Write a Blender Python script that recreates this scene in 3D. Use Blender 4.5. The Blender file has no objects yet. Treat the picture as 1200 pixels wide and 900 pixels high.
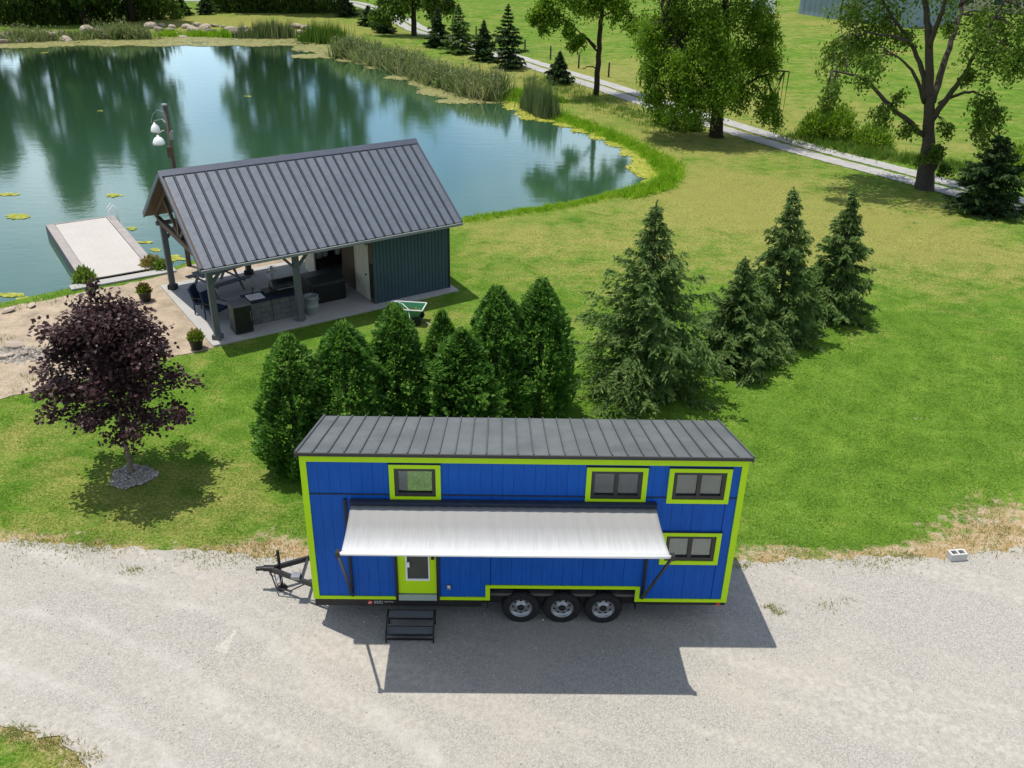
import bpy, bmesh, math, random
import numpy as np
from mathutils import Vector, Matrix
from mathutils.geometry import delaunay_2d_cdt

rnd = random.Random(7)
rng = np.random.default_rng(7)
SC = bpy.context.scene
COL = SC.collection

# ------------------------------------------------------------------ camera
FPX, CAM = 1061.37, np.array([3.6717, -14.2882, 13.1802])
PITCH, YAW, ROLL = 0.486, -0.0173, 0.0211


def cam_axes():
    cp, sp = math.cos(PITCH), math.sin(PITCH)
    f, u, r = np.array([0, cp, -sp]), np.array([0, sp, cp]), np.array([1., 0, 0])
    c, s = math.cos(YAW), math.sin(YAW)
    Z = np.array([[c, -s, 0], [s, c, 0], [0, 0, 1]])
    f, u, r = Z @ f, Z @ u, Z @ r
    c, s = math.cos(ROLL), math.sin(ROLL)
    return c * r + s * u, -s * r + c * u, f


RT, UP, FW = cam_axes()
cd = bpy.data.cameras.new('camera')
cam = bpy.data.objects.new('camera', cd)
COL.objects.link(cam)
cd.sensor_width = 36
cd.lens = FPX * 36 / 1200
cd.clip_end = 3000
cam.matrix_world = Matrix(((RT[0], UP[0], -FW[0], CAM[0]), (RT[1], UP[1], -FW[1], CAM[1]),
                           (RT[2], UP[2], -FW[2], CAM[2]), (0, 0, 0, 1)))
SC.camera = cam

# ------------------------------------------------------------------ light
SUN = Vector((-0.2204, 0.1237, 1.0)).normalized()
EL = math.asin(SUN.z)
AZ = math.atan2(SUN.x, SUN.y)
sd_ = bpy.data.lights.new('sun', 'SUN')
sd_.energy = 4.6
sd_.angle = math.radians(0.53)
sd_.color = (1.0, 0.955, 0.88)
sun = bpy.data.objects.new('sun', sd_)
COL.objects.link(sun)
sun.rotation_euler = SUN.to_track_quat('Z', 'Y').to_euler()
sun.location = (0, 0, 60)

wd = bpy.data.worlds.new('World')
SC.world = wd
wd.use_nodes = True
wn, wl = wd.node_tree.nodes, wd.node_tree.links
wn.clear()
wo = wn.new('ShaderNodeOutputWorld')
wb = wn.new('ShaderNodeBackground')
sk = wn.new('ShaderNodeTexSky')
sk.sky_type = 'NISHITA'
sk.sun_disc = False
sk.sun_elevation = EL
sk.sun_rotation = AZ
sk.air_density = 1.0
sk.dust_density = 0.15
sk.ozone_density = 1.2
wb.inputs['Strength'].default_value = 0.14
tc = wn.new('ShaderNodeTexCoord')
sx = wn.new('ShaderNodeSeparateXYZ')
wl.new(tc.outputs['Generated'], sx.inputs[0])


def wmath(op, a, b):
    n = wn.new('ShaderNodeMath')
    n.operation = op
    for i, x in enumerate((a, b)):
        if isinstance(x, (int, float)):
            n.inputs[i].default_value = x
        else:
            wl.new(x, n.inputs[i])
    return n.outputs[0]


den = wmath('ADD', wmath('MAXIMUM', sx.outputs[2], 0.0), 0.22)
cx = wn.new('ShaderNodeCombineXYZ')
wl.new(wmath('DIVIDE', sx.outputs[0], den), cx.inputs[0])
wl.new(wmath('DIVIDE', sx.outputs[1], den), cx.inputs[1])
cn = wn.new('ShaderNodeTexNoise')
cn.inputs['Scale'].default_value = 1.35
cn.inputs['Detail'].default_value = 7
cn.inputs['Roughness'].default_value = 0.55
wl.new(cx.outputs[0], cn.inputs['Vector'])
cr = wn.new('ShaderNodeValToRGB')
cr.color_ramp.elements[0].position = 0.43
cr.color_ramp.elements[1].position = 0.68
wl.new(cn.outputs[0], cr.inputs[0])
cm = wn.new('ShaderNodeMixRGB')
cm.inputs[2].default_value = (9.0, 9.1, 9.3, 1)
wl.new(wmath('MULTIPLY', cr.outputs[0], 0.85), cm.inputs[0])
wl.new(sk.outputs[0], cm.inputs[1])
wl.new(cm.outputs[0], wb.inputs[0])
wl.new(wb.outputs[0], wo.inputs[0])

vs = SC.view_settings
vs.view_transform = 'Standard'
vs.look = 'None'
vs.exposure = 0.12
vs.gamma = 1
vs.use_curve_mapping = False


# ------------------------------------------------------------------ pixel helpers (1200x900 photo)
def ray(px, py):
    return FW * FPX + RT * (px - 600) - UP * (py - 450)


def W(px, py, z=0.0):
    d = ray(px, py)
    return CAM + d * ((z - CAM[2]) / d[2])


FH = np.array([FW[0], FW[1], 0])
FH /= np.linalg.norm(FH)


def TP(base, px, py, depth=0.0):
    """point seen at a pixel, on the upright plane through base that faces the camera (plus depth behind it)"""
    d = ray(px, py)
    t = ((np.array(base) - CAM) @ FH + depth) / (d @ FH)
    return CAM + d * t


# ------------------------------------------------------------------ materials
def sock(nt, x, inp):
    if isinstance(x, (int, float)):
        inp.default_value = x
    elif isinstance(x, (tuple, list)):
        inp.default_value = tuple(x) + ((1,) if len(x) == 3 and len(inp.default_value) == 4 else ())
    else:
        nt.links.new(x, inp)


class NT:
    def __init__(s, name):
        s.m = bpy.data.materials.new(name)
        s.m.use_nodes = True
        s.t = s.m.node_tree
        s.t.nodes.clear()
        s.out = s.t.nodes.new('ShaderNodeOutputMaterial')
        s.pos = s.t.nodes.new('ShaderNodeNewGeometry').outputs['Position']

    def noise(s, scale, detail=4, rough=0.55, vec=None, dist=0):
        n = s.t.nodes.new('ShaderNodeTexNoise')
        n.inputs['Scale'].default_value = scale
        n.inputs['Detail'].default_value = detail
        n.inputs['Roughness'].default_value = rough
        n.inputs['Distortion'].default_value = dist
        s.t.links.new(vec or s.pos, n.inputs['Vector'])
        return n.outputs[0]

    def voro(s, scale, feature='F1', out='Distance', vec=None):
        n = s.t.nodes.new('ShaderNodeTexVoronoi')
        n.feature = feature
        n.inputs['Scale'].default_value = scale
        s.t.links.new(vec or s.pos, n.inputs['Vector'])
        return n.outputs[out]

    def math(s, op, a, b=0.0, clamp=False):
        n = s.t.nodes.new('ShaderNodeMath')
        n.operation = op
        n.use_clamp = clamp
        sock(s.t, a, n.inputs[0])
        sock(s.t, b, n.inputs[1])
        return n.outputs[0]

    def mix(s, f, a, b, mode='MIX'):
        n = s.t.nodes.new('ShaderNodeMixRGB')
        n.blend_type = mode
        sock(s.t, f, n.inputs[0])
        sock(s.t, a, n.inputs[1])
        sock(s.t, b, n.inputs[2])
        return n.outputs[0]

    def ramp(s, f, *stops):
        n = s.t.nodes.new('ShaderNodeValToRGB')
        e = n.color_ramp.elements
        while len(e) < len(stops):
            e.new(0.5)
        for el, (p, c) in zip(e, stops):
            el.position = p
            el.color = tuple(c) + (1,) if not isinstance(c, (int, float)) else (c, c, c, 1)
        s.t.links.new(f, n.inputs[0])
        return n.outputs[0]

    def attr(s, name):
        n = s.t.nodes.new('ShaderNodeAttribute')
        n.attribute_name = name
        return n.outputs['Fac']

    def orand(s):
        return s.t.nodes.new('ShaderNodeObjectInfo').outputs['Random']

    def vmul(s, v):
        n = s.t.nodes.new('ShaderNodeVectorMath')
        n.operation = 'MULTIPLY'
        s.t.links.new(s.pos, n.inputs[0])
        n.inputs[1].default_value = v
        return n.outputs[0]

    def bump(s, h, strength=0.3, dist=0.02):
        n = s.t.nodes.new('ShaderNodeBump')
        n.inputs['Strength'].default_value = strength
        n.inputs['Distance'].default_value = dist
        s.t.links.new(h, n.inputs['Height'])
        return n.outputs[0]

    def princ(s, col, rough=0.6, metal=0.0, spec=0.5, normal=None, alpha=None, link=True, **kw):
        p = s.t.nodes.new('ShaderNodeBsdfPrincipled')
        sock(s.t, col, p.inputs['Base Color'])
        sock(s.t, rough, p.inputs['Roughness'])
        sock(s.t, metal, p.inputs['Metallic'])
        p.inputs['Specular IOR Level'].default_value = spec
        for k, v in kw.items():
            sock(s.t, v, p.inputs[k.replace('_', ' ')])
        if normal is not None:
            s.t.links.new(normal, p.inputs['Normal'])
        if link:
            s.t.links.new(p.outputs[0], s.out.inputs[0])
        return p.outputs[0]


def pm(name, col, rough=0.6, metal=0.0, var=0.18, scale=5.0, bump=0.0, bscale=60, spec=0.5, prand=0.06):
    """plain painted / metal / stone surface with mottling and piece-to-piece variation"""
    n = NT(name)
    a = n.noise(scale, 6, 0.6)
    b = n.noise(scale * 9, 3)
    f = n.math('ADD', n.math('MULTIPLY', a, 0.65), n.math('MULTIPLY', b, 0.35))
    lo, hi = [c * (1 - var) for c in col], [min(1, c * (1 + var)) for c in col]
    c = n.ramp(f, (0.3, lo), (0.7, hi))
    r = n.math('ADD', n.math('MULTIPLY', n.orand(), 2 * prand), 1 - prand)
    c = n.mix(1.0, c, n.ramp(r, (0, 0.0), (1, 1.0)), 'MULTIPLY') if prand else c
    nr = n.bump(n.noise(bscale, 3), bump, 0.01) if bump else None
    rr = n.math('ADD', n.math('MULTIPLY', b, 0.16), rough - 0.08)
    n.princ(c, rr, metal, spec, nr)
    return n.m


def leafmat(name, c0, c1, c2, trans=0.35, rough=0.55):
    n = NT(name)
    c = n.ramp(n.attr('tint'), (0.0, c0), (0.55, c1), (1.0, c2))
    p = n.princ(c, rough, 0, 0.18, link=False)
    tr = n.t.nodes.new('ShaderNodeBsdfTranslucent')
    n.t.links.new(n.mix(1.0, c, (1.15, 1.25, 0.7), 'MULTIPLY'), tr.inputs[0])
    mx = n.t.nodes.new('ShaderNodeMixShader')
    mx.inputs[0].default_value = trans
    n.t.links.new(p, mx.inputs[1])
    n.t.links.new(tr.outputs[0], mx.inputs[2])
    n.t.links.new(mx.outputs[0], n.out.inputs[0])
    return n.m


def glassmat(name, tint=(0.85, 0.9, 0.9), op=0.25):
    n = NT(name)
    t = n.t.nodes.new('ShaderNodeBsdfTransparent')
    t.inputs[0].default_value = tuple(tint) + (1,)
    g = n.t.nodes.new('ShaderNodeBsdfGlossy')
    g.inputs['Roughness'].default_value = 0.04
    fr = n.t.nodes.new('ShaderNodeFresnel')
    fr.inputs[0].default_value = 1.5
    mx = n.t.nodes.new('ShaderNodeMixShader')
    n.t.links.new(n.math('MULTIPLY', fr.outputs[0], 1.5, True), mx.inputs[0])
    n.t.links.new(t.outputs[0], mx.inputs[1])
    n.t.links.new(g.outputs[0], mx.inputs[2])
    n.t.links.new(mx.outputs[0], n.out.inputs[0])
    return n.m


M = {}
# lawn and fields
n = NT('lawn')
n1 = n.noise(0.22, 5, 0.65)
n2 = n.noise(0.9, 6, 0.68, None, 0.4)
n3 = n.noise(14, 4, 0.65)
n4 = n.noise(60, 2, 0.6)
gf = n.math('ADD', n.math('MULTIPLY', n2, 0.32), n.math('ADD', n.math('MULTIPLY', n3, 0.40), n.math('MULTIPLY', n4, 0.28)))
green = n.ramp(gf, (0.40, (0.042, 0.096, 0.011)), (0.5, (0.090, 0.172, 0.018)), (0.61, (0.162, 0.245, 0.036)))
straw = n.ramp(n3, (0.4, (0.185, 0.165, 0.04)), (0.6, (0.33, 0.285, 0.10)))
dn = n.math('ADD', n.math('MULTIPLY', n1, 0.5), n.math('ADD', n.math('MULTIPLY', n2, 0.3), n.math('MULTIPLY', n3, 0.2)))
mow = n.noise(1.0, 5, 0.6, n.vmul((0.8, 1.5, 0)), 1.2)
dn = n.math('ADD', n.math('MULTIPLY', dn, 0.72), n.math('MULTIPLY', mow, 0.28))
df = n.math('ADD', n.math('MULTIPLY', n.math('SUBTRACT', dn, 0.518), 8.0), n.math('MULTIPLY', n.attr('dry'), 1.0), True)
c = n.mix(n.math('MULTIPLY', df, 0.68), green, straw)
bare = n.ramp(n.math('ADD', n.math('MULTIPLY', n.noise(18, 4, 0.7), 0.6), n.math('MULTIPLY', n.noise(2.2, 4, 0.6), 0.4)), (0.36, (0.22, 0.17, 0.06)), (0.47, (0.34, 0.235, 0.12)), (0.57, (0.42, 0.34, 0.235)), (0.66, (0.50, 0.45, 0.37)))
bf = n.math('MULTIPLY', n.math('SUBTRACT', n.math('ADD', n.attr('bare'), n.math('MULTIPLY', n.math('SUBTRACT', n.noise(3.2, 5, 0.7), 0.5), 1.6)), 0.5), 3.0, True)
clv = n.math('MULTIPLY', n.math('LESS_THAN', n.voro(9.0), 0.16), n.math('GREATER_THAN', n.noise(0.5, 3), 0.53))
c = n.mix(n.math('MULTIPLY', clv, 0.35), c, (0.36, 0.42, 0.20))
c = n.mix(bf, c, bare)
n.princ(c, 0.95, 0, 0.03, n.bump(n.math('ADD', n3, n4), 0.45, 0.05))
M['lawn'] = n.m

n = NT('gravel')
a = n.noise(0.5, 5, 0.6)
b = n.noise(7, 5, 0.7)
v = n.voro(46, 'F1', 'Color')
vd = n.voro(46)
st = n.ramp(v, (0.1, (0.235, 0.22, 0.195)), (0.5, (0.322, 0.302, 0.266)), (0.9, (0.41, 0.386, 0.343)))
dust = n.ramp(b, (0.4, (0.315, 0.29, 0.252)), (0.6, (0.43, 0.40, 0.35)))
rotn = n.t.nodes.new('ShaderNodeVectorRotate')
rotn.rotation_type = 'Z_AXIS'
rotn.inputs['Angle'].default_value = 0.42
n.t.links.new(n.pos, rotn.inputs['Vector'])
sc_ = n.t.nodes.new('ShaderNodeVectorMath')
sc_.operation = 'MULTIPLY'
sc_.inputs[1].default_value = (0.13, 1.25, 0.0)
n.t.links.new(rotn.outputs[0], sc_.inputs[0])
trk = n.noise(1.0, 4, 0.55, sc_.outputs[0], 0.5)
dv = n.t.nodes.new('ShaderNodeVectorMath')
dv.operation = 'DISTANCE'
fl_ = n.vmul((1, 1, 0))
n.t.links.new(fl_, dv.inputs[0])
dv.inputs[1].default_value = (-12.0, -17.5, 0)
arc = None
wob = n.math('MULTIPLY', n.math('SUBTRACT', n.noise(0.35, 3), 0.5), 1.6)
for r0_ in (15.9, 17.3, 18.75, 20.3):
    e_ = n.math('SUBTRACT', 1.0, n.math('MULTIPLY', n.math('ABSOLUTE', n.math('SUBTRACT', n.math('ADD', dv.outputs['Value'], wob), r0_)), 3.4), True)
    arc = e_ if arc is None else n.math('MAXIMUM', arc, e_)
arc = n.math('MULTIPLY', arc, n.math('MULTIPLY', n.math('SUBTRACT', n.noise(0.8, 4, 0.6), 0.38), 4.0, True))
df = n.math('ADD', n.math('MULTIPLY', n.math('SUBTRACT', trk, 0.47), 7.0), n.math('MULTIPLY', n.math('SUBTRACT', a, 0.5), 1.2), True)
c = n.mix(n.math('ADD', n.math('MULTIPLY', df, 0.75), 0.08), st, dust)
c = n.mix(n.math('MULTIPLY', n.math('SUBTRACT', n.noise(0.33, 3), 0.52), 1.6, True), c, (0.43, 0.38, 0.31))
c = n.mix(n.math('MULTIPLY', arc, 0.6), c, (0.47, 0.445, 0.40))
n.princ(c, 0.92, 0, 0.12, n.bump(n.math('ADD', vd, b), 0.35, 0.015))
M['gravel'] = n.m

M['stone_chip'] = leafmat('stone_chip', (0.16, 0.145, 0.12), (0.35, 0.32, 0.275), (0.53, 0.50, 0.44), 0.0, 0.9)
M['sand'] = pm('sand', (0.33, 0.265, 0.19), 0.95, 0, 0.42, 1.6, 0.5, 30, 0.1, 0)
M['track'] = pm('track', (0.33, 0.32, 0.30), 0.9, 0, 0.2, 1.2, 0.3, 30, 0.1, 0)
M['mud'] = pm('mud', (0.10, 0.09, 0.05), 0.9, 0, 0.3, 1, 0, 1, 0.1, 0)

n = NT('water')
wv = n.math('ADD', n.noise(1.6, 3, 0.5, n.vmul((0.7, 1.3, 1))), n.math('MULTIPLY', n.noise(6.5, 3, 0.5), 0.35))
c = n.ramp(n.noise(0.06, 3), (0.35, (0.030, 0.075, 0.032)), (0.7, (0.030, 0.085, 0.050)))
bn_ = n.bump(wv, 0.085, 0.05)
body = n.princ(c, 0.6, 0, 0.0, link=False)
gl = n.t.nodes.new('ShaderNodeBsdfGlossy')
gl.inputs['Roughness'].default_value = 0.07
gl.inputs['Color'].default_value = (0.84, 0.98, 0.98, 1)
n.t.links.new(bn_, gl.inputs['Normal'])
fr = n.t.nodes.new('ShaderNodeFresnel')
fr.inputs[0].default_value = 1.33
n.t.links.new(bn_, fr.inputs['Normal'])
mx = n.t.nodes.new('ShaderNodeMixShader')
n.t.links.new(n.math('MULTIPLY', fr.outputs[0], 2.0, True), mx.inputs[0])
n.t.links.new(body, mx.inputs[1])
n.t.links.new(gl.outputs[0], mx.inputs[2])
n.t.links.new(mx.outputs[0], n.out.inputs[0])
M['water'] = n.m

# trailer house
n = NT('blue_siding')
g = n.noise(3, 5, 0.6, n.vmul((14, 3, 0.7)))
g2 = n.noise(0.7, 4, 0.6)
c = n.ramp(n.math('ADD', n.math('MULTIPLY', g, 0.6), n.math('MULTIPLY', g2, 0.4)), (0.38, (0.0022, 0.068, 0.35)), (0.62, (0.0045, 0.104, 0.48)))
c = n.mix(n.math('MULTIPLY', n.orand(), 0.16), c, (0.004, 0.05, 0.30))
n.princ(c, n.math('ADD', n.math('MULTIPLY', n.noise(2), 0.15), 0.42), 0, 0.2, n.bump(g, 0.25, 0.006))
M['blue'] = n.m
M['blue_core'] = pm('blue_core', (0.003, 0.05, 0.26), 0.6, 0, 0.1, 3, 0, 1, 0.3, 0)
M['lime'] = pm('lime', (0.45, 0.72, 0.006), 0.45, 0, 0.06, 3, 0.05, 40, 0.25, 0.02)
M['black'] = pm('black_metal', (0.012, 0.012, 0.013), 0.45, 0, 0.3, 6, 0, 1, 0.4, 0)
M['black_frame'] = pm('black_frame', (0.022, 0.022, 0.024), 0.35, 0, 0.2, 6, 0, 1, 0.5, 0)
M['grey_metal'] = pm('grey_metal', (0.30, 0.31, 0.32), 0.4, 0.7, 0.2, 8)
M['sill'] = pm('sill', (0.33, 0.40, 0.36), 0.5, 0.2, 0.15, 8)
M['white'] = pm('white_paint', (0.76, 0.76, 0.74), 0.5, 0, 0.05, 5, 0, 1, 0.4, 0)
M['blind'] = pm('blind', (0.42, 0.39, 0.36), 0.8, 0, 0.12, 4, 0, 1, 0.2, 0.08)
M['blind_dark'] = pm('blind_dark', (0.20, 0.20, 0.21), 0.8, 0, 0.2, 4, 0, 1, 0.2, 0.08)
M['room'] = pm('room', (0.10, 0.09, 0.08), 0.8, 0, 0.2, 3, 0, 1, 0.2, 0)
M['glass'] = glassmat('glass')
M['tread'] = pm('tread_mesh', (0.15, 0.155, 0.16), 0.6, 0, 0.3, 40, 0, 1, 0.3, 0)
M['screen'] = pm('screen_mesh', (0.045, 0.05, 0.045), 0.5, 0, 0.25, 4, 0, 1, 0.5, 0)
n = NT('roof_steel')
a = n.noise(1.2, 5, 0.65)
b = n.noise(26, 3, 0.6, n.vmul((1, .25, 1)))
c = n.ramp(n.math('ADD', n.math('MULTIPLY', a, 0.7), n.math('MULTIPLY', b, 0.3)), (0.36, (0.098, 0.106, 0.105)), (0.64, (0.155, 0.163, 0.160)))
c = n.mix(n.math('MULTIPLY', n.orand(), 0.22), c, (0.11, 0.118, 0.125))
n.princ(c, n.math('ADD', n.math('MULTIPLY', a, 0.2), 0.36), 0.25, 0.5)
M['roof_steel'] = n.m
M['roof_edge'] = pm('roof_edge', (0.045, 0.042, 0.040), 0.5, 0.2, 0.2, 5, 0, 1, 0.4, 0)
M['roof_seam'] = pm('roof_seam', (0.105, 0.11, 0.112), 0.45, 0.3, 0.15, 5, 0, 1, 0.4, 0.05)
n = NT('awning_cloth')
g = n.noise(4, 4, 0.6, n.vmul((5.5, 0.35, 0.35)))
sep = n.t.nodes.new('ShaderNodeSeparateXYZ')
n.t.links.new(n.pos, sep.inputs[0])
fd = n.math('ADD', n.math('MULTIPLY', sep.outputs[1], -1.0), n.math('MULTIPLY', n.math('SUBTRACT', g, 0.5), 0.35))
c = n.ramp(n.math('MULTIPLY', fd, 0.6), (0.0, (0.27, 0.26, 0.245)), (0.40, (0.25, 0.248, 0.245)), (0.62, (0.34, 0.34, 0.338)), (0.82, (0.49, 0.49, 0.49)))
n.princ(c, 0.6, 0, 0.2, n.bump(g, 0.35, 0.02))
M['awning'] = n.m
M['tyre'] = pm('tyre', (0.020, 0.020, 0.021), 0.85, 0, 0.3, 12, 0.2, 80, 0.2, 0)
M['rim'] = pm('rim', (0.33, 0.34, 0.35), 0.35, 0.6, 0.15, 9, 0, 1, 0.5, 0)
M['red'] = pm('red', (0.5, 0.03, 0.02), 0.4, 0, 0.1, 5, 0, 1, 0.5, 0)
M['badge'] = pm('badge_white', (0.6, 0.63, 0.63), 0.5, 0, 0.05, 5, 0, 1, 0.4, 0)

# pavilion
n = NT('pav_roof')
a = n.noise(0.9, 5, 0.65)
b = n.noise(7, 4, 0.6)
c = n.ramp(n.math('ADD', n.math('MULTIPLY', a, 0.6), n.math('MULTIPLY', b, 0.4)), (0.34, (0.100, 0.115, 0.136)), (0.66, (0.135, 0.152, 0.176)))
c = n.mix(n.math('MULTIPLY', n.orand(), 0.25), c, (0.12, 0.14, 0.165))
n.princ(c, n.math('ADD', n.math('MULTIPLY', b, 0.2), 0.32), 0.3, 0.5)
M['pav_roof'] = n.m
M['pav_trim'] = pm('pav_trim', (0.075, 0.085, 0.11), 0.4, 0.2, 0.12, 3, 0, 1, 0.5, 0)
M['pav_rib'] = pm('pav_rib', (0.03, 0.035, 0.045), 0.5, 0.2, 0.12, 3, 0, 1, 0.4, 0)  # darkened so the roof ribs carry their own shadow in the colour
M['pav_wall'] = pm('pav_wall', (0.050, 0.088, 0.115), 0.5, 0.1, 0.15, 1.5, 0, 1, 0.4, 0.08)
M['timber_grey'] = pm('timber_grey', (0.105, 0.115, 0.118), 0.75, 0, 0.2, 6, 0.2, 40)
M['timber_brown'] = pm('timber_brown', (0.085, 0.055, 0.032), 0.75, 0, 0.25, 5, 0.2, 40)
M['pole_wood'] = pm('pole_wood', (0.075, 0.058, 0.045), 0.8, 0, 0.3, 5, 0.2, 40)
M['concrete'] = pm('concrete', (0.35, 0.34, 0.32), 0.85, 0, 0.12, 0.9, 0.15, 40, 0.2, 0)
M['gutter'] = pm('gutter', (0.20, 0.21, 0.215), 0.5, 0.1, 0.15, 5)
M['cream_wood'] = pm('cream_wood', (0.58, 0.55, 0.44), 0.6, 0, 0.12, 4, 0, 1, 0.3, 0.05)
M['stone_grey'] = pm('stone_grey', (0.15, 0.155, 0.15), 0.85, 0, 0.3, 7, 0.4, 30, 0.2, 0.2)
M['navy'] = pm('navy', (0.018, 0.026, 0.05), 0.7, 0, 0.3, 6, 0, 1, 0.3, 0)
M['cushion'] = pm('cushion', (0.02, 0.035, 0.075), 0.9, 0, 0.25, 6, 0.2, 60, 0.2, 0)
M['galv'] = pm('galvanised', (0.38, 0.42, 0.42), 0.4, 0.5, 0.18, 6, 0, 1, 0.5, 0)
M['cover'] = pm('vinyl_cover', (0.03, 0.04, 0.038), 0.5, 0, 0.25, 3, 0.1, 20, 0.4, 0)
M['cart_green'] = pm('cart_green', (0.05, 0.22, 0.10), 0.4, 0, 0.15, 5, 0, 1, 0.5, 0)
M['pot'] = pm('pot', (0.035, 0.032, 0.03), 0.6, 0, 0.2, 8, 0, 1, 0.4, 0)
M['soil'] = pm('soil', (0.05, 0.035, 0.02), 0.95, 0, 0.3, 20, 0, 1, 0.1, 0)
M['deck'] = pm('deck_white', (0.42, 0.39, 0.355), 0.8, 0, 0.07, 1.2, 0.1, 60, 0.2, 0)
M['deck_side'] = pm('deck_side', (0.30, 0.27, 0.25), 0.8, 0, 0.2, 3, 0.2, 40, 0.2, 0.1)
M['enamel'] = pm('enamel', (0.78, 0.79, 0.76), 0.3, 0, 0.05, 5, 0, 1, 0.5, 0)
M['rock'] = pm('rock', (0.36, 0.30, 0.24), 0.9, 0, 0.35, 2.2, 0.5, 8, 0.2, 0.35)
M['block'] = pm('cinder', (0.50, 0.49, 0.46), 0.95, 0, 0.15, 12, 0.3, 80, 0.1, 0)
M['shed_blue'] = pm('shed_blue', (0.21, 0.28, 0.34), 0.5, 0.1, 0.12, 0.6, 0, 1, 0.4, 0.06)
M['tan'] = pm('tan', (0.48, 0.39, 0.30), 0.8, 0, 0.12, 1, 0, 1, 0.3, 0.05)
M['fence_wood'] = pm('fence_wood', (0.06, 0.045, 0.03), 0.9, 0, 0.3, 9, 0.2, 40)
# foliage
M['blade'] = leafmat('grass_blade', (0.045, 0.115, 0.008), (0.110, 0.215, 0.018), (0.36, 0.31, 0.12), 0.42)
M['shore_blade'] = leafmat('shore_blade', (0.14, 0.29, 0.012), (0.26, 0.43, 0.022), (0.38, 0.47, 0.07), 0.5)
M['reed'] = leafmat('reed_leaf', (0.075, 0.12, 0.045), (0.18, 0.225, 0.1), (0.36, 0.32, 0.19), 0.45)
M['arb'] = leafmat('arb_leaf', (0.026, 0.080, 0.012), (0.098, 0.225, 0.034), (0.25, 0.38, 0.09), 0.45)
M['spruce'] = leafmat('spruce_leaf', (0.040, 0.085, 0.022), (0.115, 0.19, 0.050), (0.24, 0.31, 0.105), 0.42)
M['dark_spruce'] = leafmat('dark_spruce_leaf', (0.014, 0.036, 0.01), (0.036, 0.075, 0.02), (0.08, 0.12, 0.035), 0.25)
M['maple'] = leafmat('maple_leaf', (0.022, 0.01, 0.011), (0.062, 0.030, 0.032), (0.145, 0.085, 0.082), 0.28, 0.42)
M['leaf'] = leafmat('leaf_leaf', (0.045, 0.095, 0.012), (0.115, 0.19, 0.026), (0.22, 0.29, 0.06), 0.48)
M['leaf_bright'] = leafmat('leaf_bright_leaf', (0.055, 0.12, 0.008), (0.14, 0.24, 0.016), (0.26, 0.35, 0.045), 0.5)
M['leaf_dark'] = leafmat('leaf_dark_leaf', (0.022, 0.055, 0.008), (0.065, 0.12, 0.016), (0.12, 0.18, 0.03), 0.45)
M['weed'] = leafmat('weed_leaf', (0.07, 0.15, 0.02), (0.15, 0.24, 0.04), (0.3, 0.31, 0.1), 0.45)
M['pad'] = leafmat('floating_weed', (0.12, 0.14, 0.04), (0.24, 0.24, 0.085), (0.33, 0.27, 0.15), 0.05)
M['pad_bright'] = leafmat('floating_algae', (0.16, 0.20, 0.015), (0.30, 0.32, 0.035), (0.44, 0.39, 0.12), 0.05)
M['bark'] = pm('bark', (0.070, 0.060, 0.047), 0.95, 0, 0.35, 9, 0.7, 30, 0.1, 0)
M['bark_light'] = pm('bark_light', (0.19, 0.155, 0.115), 0.95, 0, 0.3, 9, 0.5, 30, 0.1, 0)
M['bark_dark'] = pm('bark_dark', (0.035, 0.028, 0.02), 0.95, 0, 0.3, 9, 0.5, 30, 0.1, 0)
M['flower'] = leafmat('flower', (0.12, 0.02, 0.03), (0.30, 0.04, 0.08), (0.10, 0.16, 0.03), 0.2)
M['gold'] = leafmat('gold_plant', (0.14, 0.14, 0.03), (0.30, 0.24, 0.07), (0.42, 0.34, 0.12), 0.2)


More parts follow.
